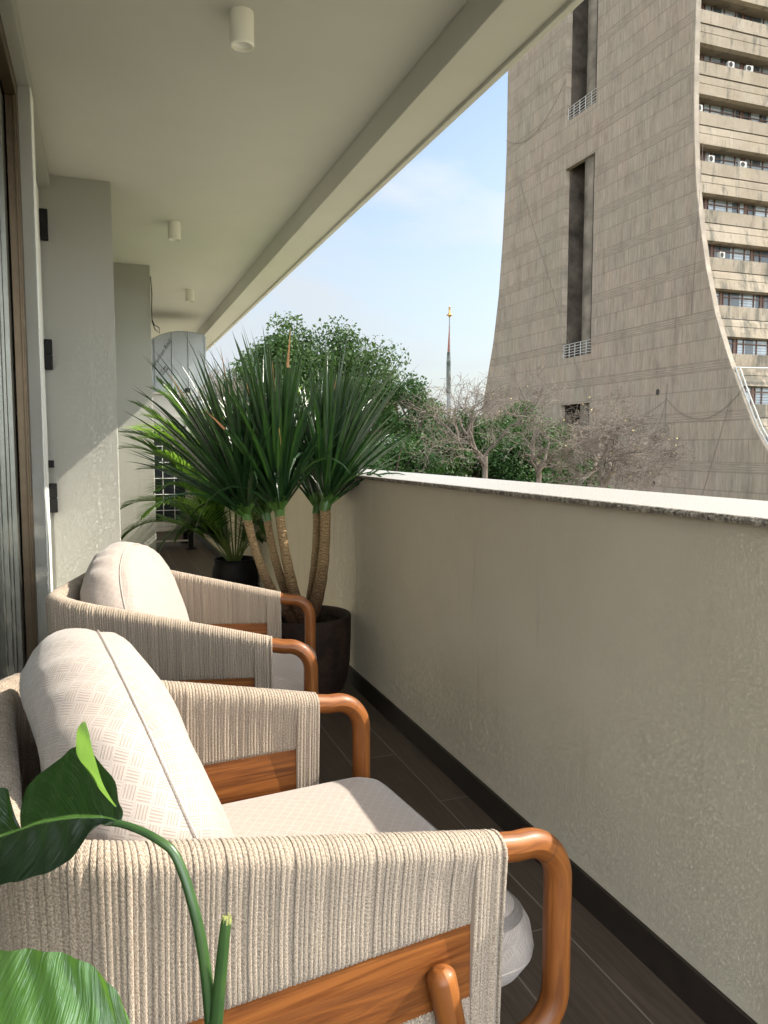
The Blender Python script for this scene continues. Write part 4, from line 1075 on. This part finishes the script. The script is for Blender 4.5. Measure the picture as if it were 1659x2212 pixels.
tw = empty('concrete_tower', (XT+9, 62, -9.5)); tag(tw, 'huge brutalist concrete office tower with flared edges and slotted side wall', 'building')
TX = 0.55    # side wall thickness
def wallstrip(b, fa, fb, z0, z1, x0, x1, step=1.32):
    zs = list(np.arange(z0, z1, step))+[z1]
    f = []; k = []
    for z in zs:
        ya, za = T(fa(z), z); yb_, _ = T(fb(z), z)
        f.append([(x0, ya, za), (x0, yb_, za)]); k.append([(x1, ya, za), (x1, yb_, za)])
    b.grid([list(r) for r in f]); b.grid([list(r)[::-1] for r in k])
    b.grid([[f[i][0], k[i][0]] for i in range(len(zs))][::-1]); b.grid([[f[i][1], k[i][1]] for i in range(len(zs))])
    b.add([f[-1][0], f[-1][1], k[-1][1], k[-1][0]], [(0, 1, 2, 3)]); b.add([f[0][0], f[0][1], k[0][1], k[0][0]], [(0, 3, 2, 1)])
SL, SR = 92.55, 85.72
b = MB()
wallstrip(b, re, lambda z: SR, -15.3, 75, XT, XT+TX)
wallstrip(b, lambda z: SL, le, -15.3, 75, XT, XT+TX)
SLi, SRi = SL-0.01, SR+0.01
for (a_, c_) in ((37.65, 43.8), (5.95, 12.3)):
    wallstrip(b, lambda z: SRi, lambda z: SLi, a_, c_, XT+0.03, XT+TX-0.02)
wallstrip(b, lambda z: SRi, lambda z: SLi, -15.3, -6, XT+0.10, XT+TX-0.02)
loc_build(b, 'side_wall', M_BOARD, tw)
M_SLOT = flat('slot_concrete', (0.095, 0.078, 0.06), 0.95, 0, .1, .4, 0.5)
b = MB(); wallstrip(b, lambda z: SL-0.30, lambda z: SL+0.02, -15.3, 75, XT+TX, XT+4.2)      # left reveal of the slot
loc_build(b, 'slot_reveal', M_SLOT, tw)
# circular stair column inside the slot
b = MB()
cyc = (XT+1.58, 61.42); zz = np.arange(-15.3, 75.01, 1.32)
rows = []
for z in zz:
    rows.append([(cyc[0]+1.35*math.cos(a), cyc[1]+1.35*math.sin(a), T(0, z)[1]) for a in np.linspace(0, 2*math.pi, 49)])
b.grid(rows); loc_build(b, 'stair_column', flat('column_concrete', (0.18, 0.152, 0.118), 0.93, 0, .15, .4, 0.35, 0.01, 3), tw, smooth=True)
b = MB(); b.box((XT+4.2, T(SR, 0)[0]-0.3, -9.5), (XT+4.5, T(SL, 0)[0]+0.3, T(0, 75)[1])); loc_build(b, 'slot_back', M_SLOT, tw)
# railings in the slot
for zr in (43.8, 12.3):
    b = MB(); z0 = T(0, zr)[1]
    for k in range(5): b.tube([(XT+0.22, T(SR, 0)[0]+0.05, z0+0.25+k*0.26), (XT+0.22, T(SL, 0)[0]-0.05, z0+0.25+k*0.26)], 0.035, 6)
    for y in np.linspace(T(SR, 0)[0]+0.1, T(SL, 0)[0]-0.1, 6): b.tube([(XT+0.22, y, z0), (XT+0.22, y, z0+1.32)], 0.04, 6)
    loc_build(b, 'railing', flat('grey_rail', (0.30, 0.29, 0.27), 0.6), tw)
# fin edge beside the facade
b = MB(); wallstrip(b, lambda z: re(z)-0.12, lambda z: re(z)+1.3, -15.3, 75, XT+0.02, XT+0.42)
loc_build(b, 'corner_fin', M_FIN, tw)
# facade floors
XE = XT+24
b = MB(); core = MB()
FL0 = 41.36     # sill line of the reference floor
def yfront(z): return re(z)+0.55
def slab_(mb, pts):
    """extrude a (y,z) profile along x"""
    n = len(pts); A_ = [(XT+0.42, *T(y, z)) for y, z in pts]; B_ = [(XE, *T(y, z)) for y, z in pts]
    mb.add(A_+B_, [tuple(range(n)), tuple(range(n, 2*n))[::-1]]+[(i, i+n, (i+1) % n+n, (i+1) % n) for i in range(n)])
wins = []
for k in range(-7, 11):
    zs = FL0-PIT*k                 # top of parapet / sill of window
    if zs < -12: continue
    yp = yfront(zs-0.7)
    # parapet band under the window
    slab_(b, [(yp-0.10, zs), (yp-0.06, zs-1.30), (yp+3.4, zs-1.30), (yp+3.4, zs-0.25), (yp+0.5, zs-0.25), (yp+0.5, zs)])
    # recess line then lower band with groove, tilting with the flare
    y1 = yfront(zs-1.5); y2 = yfront(zs-3.2)
    slab_(b, [(y1-0.02, zs-1.44), (y1-0.02+(y2-y1)*0.42, zs-2.20), (y1+0.06+(y2-y1)*0.42, zs-2.235), (y1-0.02+(y2-y1)*0.45, zs-2.27), (y2-0.02, zs-3.34), (y2+0.5, zs-3.46), (y2+2.6, zs-3.22), (y2+2.6, zs-1.44)])
    slab_(core, [(y1+0.25, zs-1.30), (y1+0.25, zs-1.44), (y1+3.2, zs-1.44), (y1+3.2, zs-1.30)])
    wins.append((zs, max(yp, y2)+2.1))
loc_build(b, 'spandrel_bands', M_FAC, tw)
slab_(core, [(yfront(z)+2.6, z) for z in np.arange(-15, 75, 2.6)]+[(88, 75), (88, -15)])
loc_build(core, 'inner_core', M_TDARK, tw)
rr = random.Random(3)
ac_spots = []
for zs, yw_ in wins:
    if zs > 60 or zs < -8: continue
    hgt = PIT-3.34
    # glass and frames of one storey
    b = MB(); y0, z0 = T(yw_, zs-0.2); z1 = T(0, zs+hgt+0.1)[1]
    b.box((XT+0.45, y0+0.03, z0), (XE, y0+0.06, z1)); f_ = loc_build(b, 'window_strip', M_WGL, tw)
    b = MB(); x = XT+0.45; kk = 0
    pat = (1.15, 0.62, 0.10, 0.62, 1.30)
    while x < XE:
        wd_ = 0.10 if kk % 5 != 2 else 0.30
        b.box((x, y0-0.05, z0), (x+wd_*0.8, y0+0.025, z1)); x += pat[kk % 5]*0.9+wd_*0.8; kk += 1
    b.box((XT+0.45, y0-0.055, z1-0.50), (XE, y0-0.052, z1-0.42))
    o_ = b; inv = None
    fr_ = loc_build(b, 'window_frame', M_WFR, tw)
# edge parts: roof, back
b = MB(); b.box((XT, T(68.7, 0)[0], T(0, 75)[1]), (XE, T(108, 0)[0], T(0, 75)[1]+0.6)); loc_build(b, 'roof_slab', M_FIN, tw)
b = MB(); wallstrip(b, re, lambda z: le(z), -15.3, 75, XE, XE+TX); loc_build(b, 'far_side_wall', M_BOARD, tw)
b = MB(); rows = [[(XT+TX, *T(le(z)-0.3, z)), (XE, *T(le(z)-0.3, z))] for z in np.arange(-15, 76, 2.5)]; b.grid(rows); loc_build(b, 'rear_wall', M_FAC, tw)
# pipe holes
for (y, z, xo) in ((72.56, 6.41, 0), (72.65, 1.17, 0), (72.81, -4.13, 0), (91.43, 11.46, .1), (87.0, 11.5, .1)):
    b = MB(); yy, z_ = T(y, z); ring = [(XT+xo-0.03, yy+0.20*math.cos(a), z_+0.26*math.sin(a)) for a in np.linspace(0, 2*math.pi, 24)]; rin = [(XT+xo+0.001-0.025, yy+0.15*math.cos(a), z_+0.21*math.sin(a)) for a in np.linspace(0, 2*math.pi, 24)]
    b.grid([ring, rin]); b.grid([[(p[0]+0.06, p[1], p[2]) for p in ring], ring]); b.add(rin[:-1], [tuple(range(23))])
    loc_build(b, 'drain_hole', M_TDARK, tw)
# white pipes running down the lower corner
for off in (0.0, 0.28):
    b = MB(); P = [(XT+0.22+off*0.6, T(re(z)-0.30-off, z)[0], T(0, z)[1]) for z in (8.2, 5.4, 2.0, -0.5, -4.5, -9, -14)]
    b.tube(P, 0.06, 8); loc_build(b, 'drain_pipe', M_ACW, tw, smooth=True)
b = MB(); P = [(XT+0.25, *T(re(8.1)-0.35, 8.1)), (XT+3, *T(re(8.1)-0.35, 8.2)), (XT+14, *T(re(8.1)-0.35, 8.25))]; b.tube(P, 0.06, 8); loc_build(b, 'drain_pipe', M_ACW, tw, smooth=True)
M_CAB = flat('dark_cable', (0.11, 0.09, 0.075), 0.8)
def sag(p, q, s, n=14):
    return [(XT-0.05, *T(p[0]+(q[0]-p[0])*k/n, p[1]+(q[1]-p[1])*k/n-s*4*(k/n)*(1-k/n))) for k in range(n+1)]
for (p, q, s_, r_) in (((109.0, 47.5), (92.6, 49.5), 3.2, .025), ((59.7, 6.2), (71.0, 5.6), 2.8, .025), ((71.0, 7.2), (71.1, 2.4), 0.0, .03), ((71.1, 5.2), (72.9, 1.6), .4, .025), ((71.0, 5.5), (80.0, 3.6), .8, .02), ((66.6, 32.0), (67.5, 14.5), .0, .025), ((104.5, 40), (86, 6.2), 0.5, .025), ((61.5, 5), (66.5, -9), 0.2, .025)):
    b = MB(); b.tube(sag(p, q, s_), r_*0.62, 5); loc_build(b, 'wall_cable', M_CAB, tw)
# AC units on the sills
def ac(px_x, floor_z, lab, fan=True):
    yp = yfront(floor_z-0.7); x = XT+px_x; y, z = T(yp+0.05, floor_z)
    t_ = empty('wall_air_conditioner', (x, y, z)); tag(t_, lab, 'air conditioner', 'air conditioner units on the tower sills')
    b = MB(); b.box((-0.42, -0.02, 0.06), (0.42, 0.30, 0.66)); b.build('casing', M_ACW, t_, bevel=0.02); t_.scale = (0.62+0.24*rr.random(), 0.78, 0.60+0.2*rr.random()); t_.rotation_euler = (0, 0, R(rr.uniform(-7, 7)))
    b = MB(); b.lathe([(0.001, 0), (0.24, 0), (0.25, 0.012), (0.23, 0.02)], n=24); b.v = [(p[0]-0.08, -0.022-p[2], p[1]+0.36) for p in b.v]; b.build('fan_grille', M_TDARK, t_)
    for xb_ in (-0.36, 0.30):
        b = MB(); b.box((xb_, 0.0, 0.0), (xb_+0.06, 0.28, 0.06)); b.build('bracket', M_BLACK, t_)
ac(3.95, FL0, 'white air conditioner on the top visible tower sill, left of a pair')
ac(5.75, FL0, 'white air conditioner on the top visible tower sill, right of a pair')
ac(0.95, FL0-PIT, 'white air conditioner alone on the second visible tower sill, close to the fin')
ac(1.95, FL0-2*PIT, 'white air conditioner on the third visible tower sill, left of a pair')
ac(5.05, FL0-2*PIT, 'white air conditioner on the third visible tower sill, right of a pair')
ac(2.05, FL0-4*PIT, 'white air conditioner alone on the fifth visible tower sill')

# ------------------------------------------------------------------ trees
M_TL = [leafm('tree_leaves_mid', (0.01728, 0.04032, 0.00792), (0.036, 0.07056, 0.01296), (0.0576, 0.1152, 0.018), 0.6, 0.2, 0.5, spec=0.25),
        leafm('tree_leaves_dark', (0.01296, 0.03456, 0.00864), (0.0288, 0.0612, 0.01296), (0.0432, 0.1008, 0.0144), 0.6, 0.2, 0.5, spec=0.2),
        leafm('tree_leaves_bright', (0.10, 0.21, 0.025), (0.16, 0.28, 0.04), (0.3, 0.5, 0.06), 0.5, 0.3, 0.5, spec=0.25)]
M_BARK = flat('bark', (0.10, 0.075, 0.055), 0.9, 0, 0.1, 0.3, 3, 0.02, 20)
def green_tree(base, top_z, rx, ry, mi, seed, lab, leaf=0.16, nclump=70, per=330, cz=None, hz_=None, cat='tree'):
    rr_ = np.random.default_rng(seed); t_ = empty('leafy_tree', base); tag(t_, lab, 'tree', 'green trees beyond the parapet')
    bx, by, bz = base; H = top_z-bz; ch_ = H*0.42 if hz_ is None else hz_; c0 = np.array([0, 0, H-ch_])
    b = MB()
    P = [(0, 0, 0), (0.15, 0.1, H*0.25), (0.05, 0.2, H*0.45), (0, 0, H-ch_)]
    b.tube(P, [H*0.028, H*0.022, H*0.017, H*0.010], 10)
    cl = []
    for i in range(nclump):
        v = rr_.normal(size=3); v /= np.linalg.norm(v)
        if v[2] < -0.35: v[2] *= -1
        rad = rr_.uniform(0.45, 1.0)**0.5
        lump = 1+0.6*noise.noise(Vector(v*2.1+seed))
        c = c0+v*np.array([rx, ry, ch_])*rad*lump*0.86
        cl.append((c, rr_.uniform(0.12, 0.27)*min(rx, ch_)))
        if i % 4 == 0: b.tube([tuple(c0-np.array([0, 0, ch_*0.5*rr_.random()])), tuple(c0*0.5+c*0.5+rr_.normal(size=3)*0.2), tuple(c)], [H*0.008, H*0.005, H*0.002], 5)
    b.build('trunk', M_BARK, t_, smooth=True)
    V = []; 
    for c, r_ in cl:
        m_ = per
        d = rr_.normal(size=(m_, 3)); d /= np.linalg.norm(d, axis=1)[:, None]
        p = c+d*r_*(rr_.random((m_, 1))**0.55)*np.array([1.15, 1.15, 0.8])
        a = rr_.normal(size=(m_, 3)); a /= np.linalg.norm(a, axis=1)[:, None]
        n_ = d*0.6+rr_.normal(size=(m_, 3))*0.6+np.array([0, 0, 0.5]); e = np.cross(n_, a); e /= np.linalg.norm(e, axis=1)[:, None]+1e-9
        f2 = np.cross(e, n_); f2 /= np.linalg.norm(f2, axis=1)[:, None]+1e-9
        s_ = leaf*rr_.uniform(0.6, 1.2, (m_, 1))
        V.append(np.stack([p-e*s_*0.5, p-f2*s_*0.28, p+e*s_*0.5, p+f2*s_*0.28], 1))
    V = np.concatenate(V).reshape(-1, 3); nq = len(V)//4
    me = bpy.data.meshes.new('crown'); me.vertices.add(len(V)); me.vertices.foreach_set('co', V.astype(np.float32).ravel())
    me.loops.add(nq*4); me.loops.foreach_set('vertex_index', np.arange(nq*4, dtype=np.int32)); me.polygons.add(nq)
    me.polygons.foreach_set('loop_start', np.arange(0, nq*4, 4, dtype=np.int32)); me.polygons.foreach_set('loop_total', np.full(nq, 4, dtype=np.int32))
    me.update(calc_edges=True); me.uv_layers.new(name='UVMap'); me.materials.append(M_TL[mi])
    o = bpy.data.objects.new('crown', me); COL.objects.link(o); o.parent = t_
    return t_
def ground_at(px, d):
    p = at(px, 968, d); return (p.x, p.y, -9.5)
def ztop(py, d): return at(800, py, d).z
green_tree(ground_at(655, 32), ztop(703, 32), 4.1, 4.1, 0, 1, 'tallest green tree, its crown rising right behind the sword leaved plant', 0.17, 150, 380, hz_=5.2)
green_tree(ground_at(800, 30), ztop(775, 30), 2.0, 2.6, 0, 2, 'green tree with loose crown on the right shoulder of the tallest tree', 0.15, 60, 300, hz_=3.5)
green_tree(ground_at(905, 27), ztop(828, 27), 2.3, 2.3, 1, 3, 'dark dense tree left of the spire foot', 0.14, 120, 380, hz_=4.2)
green_tree(ground_at(1005, 31), ztop(862, 31), 2.9, 2.4, 1, 4, 'dark green tree directly behind the left bare tree', 0.15, 105, 380, hz_=4)
green_tree(ground_at(1110, 33), ztop(866, 33), 3.2, 2.6, 0, 5, 'green tree between the two bare trees, against the tower', 0.15, 105, 380, hz_=4)
green_tree(ground_at(500, 24), ztop(850, 24), 1.6, 1.6, 2, 6, 'bright yellow green tree peeking out left of the sword leaves', 0.16, 50, 260, hz_=3.5)
green_tree(ground_at(850, 22), ztop(965, 22), 3.0, 2.0, 1, 7, 'low dark tree just above the coping, under the spire', 0.13, 70, 330, hz_=3)
green_tree(ground_at(1180, 29), ztop(925, 29), 2.8, 2.0, 1, 8, 'low dark tree behind the tangle of bare twigs', 0.14, 90, 380, hz_=3)
green_tree(ground_at(560, 40), ztop(790, 40), 4.0, 3.0, 1, 9, 'dark tree farthest back at the left, mostly hidden by sword leaves', 0.18, 60, 300, hz_=6)

M_TWIG = flat('pale_twig_bark', (0.17, 0.136, 0.1088), 0.85, 0, 0.15, 0.35, 1.2)
def bare_tree(base, fork_z, height, spread, seed, lab, r0=0.15, maxd=7, pods=0, bias=(0, 0, 0.25), wig=0.22):
    rr_ = random.Random(seed); t_ = empty('bare_tree', base); tag(t_, lab, 'tree', 'leafless trees in front of the tower')
    H = fork_z-base[2]; tr = MB(); br = MB(); pd_ = MB()
    tr.tube([(0.1, 0.1, 0), (0.05, -0.05, H*0.5), (0, 0, H*0.8), (0, 0, H)], [r0*1.7, r0*1.3, r0*1.1, r0], 10)
    def grow(p, d, l, r, dep):
        P = [p]; q = p.copy(); dd = d.copy(); ns = 5
        for i in range(ns):
            dd = (dd+Vector((rr_.gauss(0, wig), rr_.gauss(0, wig), rr_.gauss(0, wig)))+Vector(bias)*0.12).normalized()
            q = q+dd*l/ns; P.append(q.copy())
        br.tube(P, [max(r*(1-0.4*i/ns), 0.0042) for i in range(ns+1)], 6 if dep < 3 else 4, cap=False)
        if dep >= maxd:
            if pods and rr_.random() < pods:
                c = P[-1]; s = 0.06; v = Vector((rr_.gauss(0, 1), rr_.gauss(0, 1), rr_.gauss(0, 1))).normalized(); u_ = v.orthogonal().normalized()
                pd_.add([c-v*s*.5, c+u_*s*.3, c+v*s*.5, c-u_*s*.3], [(0, 1, 2, 3)])
            return
        nb = 3 if (dep in (0, 1, 3) or rr_.random() < 0.45) else 2
        for k in range(nb):
            i = ns if k == 0 else rr_.randint(2, ns)
            ax = dd.orthogonal().normalized(); ax = Matrix.Rotation(rr_.uniform(0, 6.28), 3, dd) @ ax
            nd = (Matrix.Rotation(R(rr_.uniform(18, 32) if k == 0 else rr_.uniform(32, 68)), 3, ax) @ dd)
            nd = Vector((nd.x*spread, nd.y*spread, nd.z)).normalized()
            grow(P[i], nd, l*rr_.uniform(0.64, 0.84), r*(0.68 if k == 0 else 0.50), dep+1)
    for k in range(4):
        a = k*1.57+rr_.uniform(-.4, .4); el = R(rr_.uniform(35, 62))
        grow(Vector((0, 0, H-0.1*k)), Vector((math.cos(a)*math.cos(el), math.sin(a)*math.cos(el), math.sin(el))), height*0.30, r0*0.62, 0)
    tr.build('trunk', M_TWIG, t_, smooth=True); br.build('branches', M_TWIG, t_, smooth=True)
    if pods: pd_.build('last_leaves', flat('dry_leaf_bits', (0.40, 0.30, 0.10), 0.8), t_)
bare_tree(ground_at(1048, 23), at(1048, 985, 23).z, 3.9, 1.05, 21, 'bare branched tree in front of the tower left edge, right of the spire', 0.085, 6, 0.015)
bare_tree(ground_at(1305, 19), at(1305, 1035, 19).z, 3.4, 1.5, 36, 'wide spreading bare tree with twisted dark trunk just above the coping', 0.095, 7, 0.01, bias=(0, 0, -0.05), wig=0.24)
bare_tree(ground_at(1165, 21), at(1165, 1010, 21).z, 2.0, 1.35, 45, 'thicket of pale bare twigs between the two other leafless trees', 0.075, 5, 0.02)
bare_tree(ground_at(462, 26), at(462, 930, 26).z, 3.0, 0.9, 52, 'fine bare tree seen between the duct and the sword leaves', 0.07, 6)

# ------------------------------------------------------------------ spire
DS = 90
pb = at(969, 968, DS); t = empty('spire_mast', (pb.x, pb.y, -9.5)); tag(t, 'thin tall spire mast with gold finial above the dark trees', 'spire')
def zr(py): return at(969, py, DS).z+9.5
u_ = DS/1655
b = MB(); b.tube([(0, 0, 0), (0, 0, zr(850)), (0, 0, zr(760)), (0, 0, zr(712))], [0.34, 0.25, 0.13, 0.06], 12); b.tube([(0, 0, zr(716)), (0, 0, zr(686))], [0.075, 0.07], 8)
b.build('pole', flat('blue_grey_cloth', (0.17, 0.18, 0.185), 0.8), t, smooth=True)
b = MB(); b.tube([(-0.14, -0.06, zr(762)), (-0.10, -0.10, zr(735)), (-0.03, -0.05, zr(707))], [0.12, 0.09, 0.03], 8); b.build('red_wrap', flat('red_cloth', (0.17, 0.055, 0.04), 0.8), t, smooth=True)
b = MB(); b.tube([(-0.10, -0.08, zr(850)), (-0.11, -0.08, zr(785)), (-0.10, -0.05, zr(763))], [0.26, 0.25, 0.18], 10); b.build('green_wrap', flat('green_grey_cloth', (0.13, 0.145, 0.13), 0.9, 0, .2, .4, 1.5), t, smooth=True)
b = MB(); z0 = zr(687)
b.lathe([(0.10, -0.10), (0.16, 0.0), (0.38, 0.10), (0.36, 0.16), (0.18, 0.24), (0.11, 0.42), (0.09, 0.70), (0.06, 0.72), (0.12, 0.80), (0.12, 0.86), (0.06, 0.90), (0.15, 0.98), (0.04, 1.02), (0.07, 1.10), (0.02, 1.20), (0.001, 1.35)], c=(0, 0, z0), n=20)
g = G('gold_finial'); b.build('finial', g.done((0.42, 0.25, 0.07), 0.4, None, 0.5, 0.6), t, smooth=True)
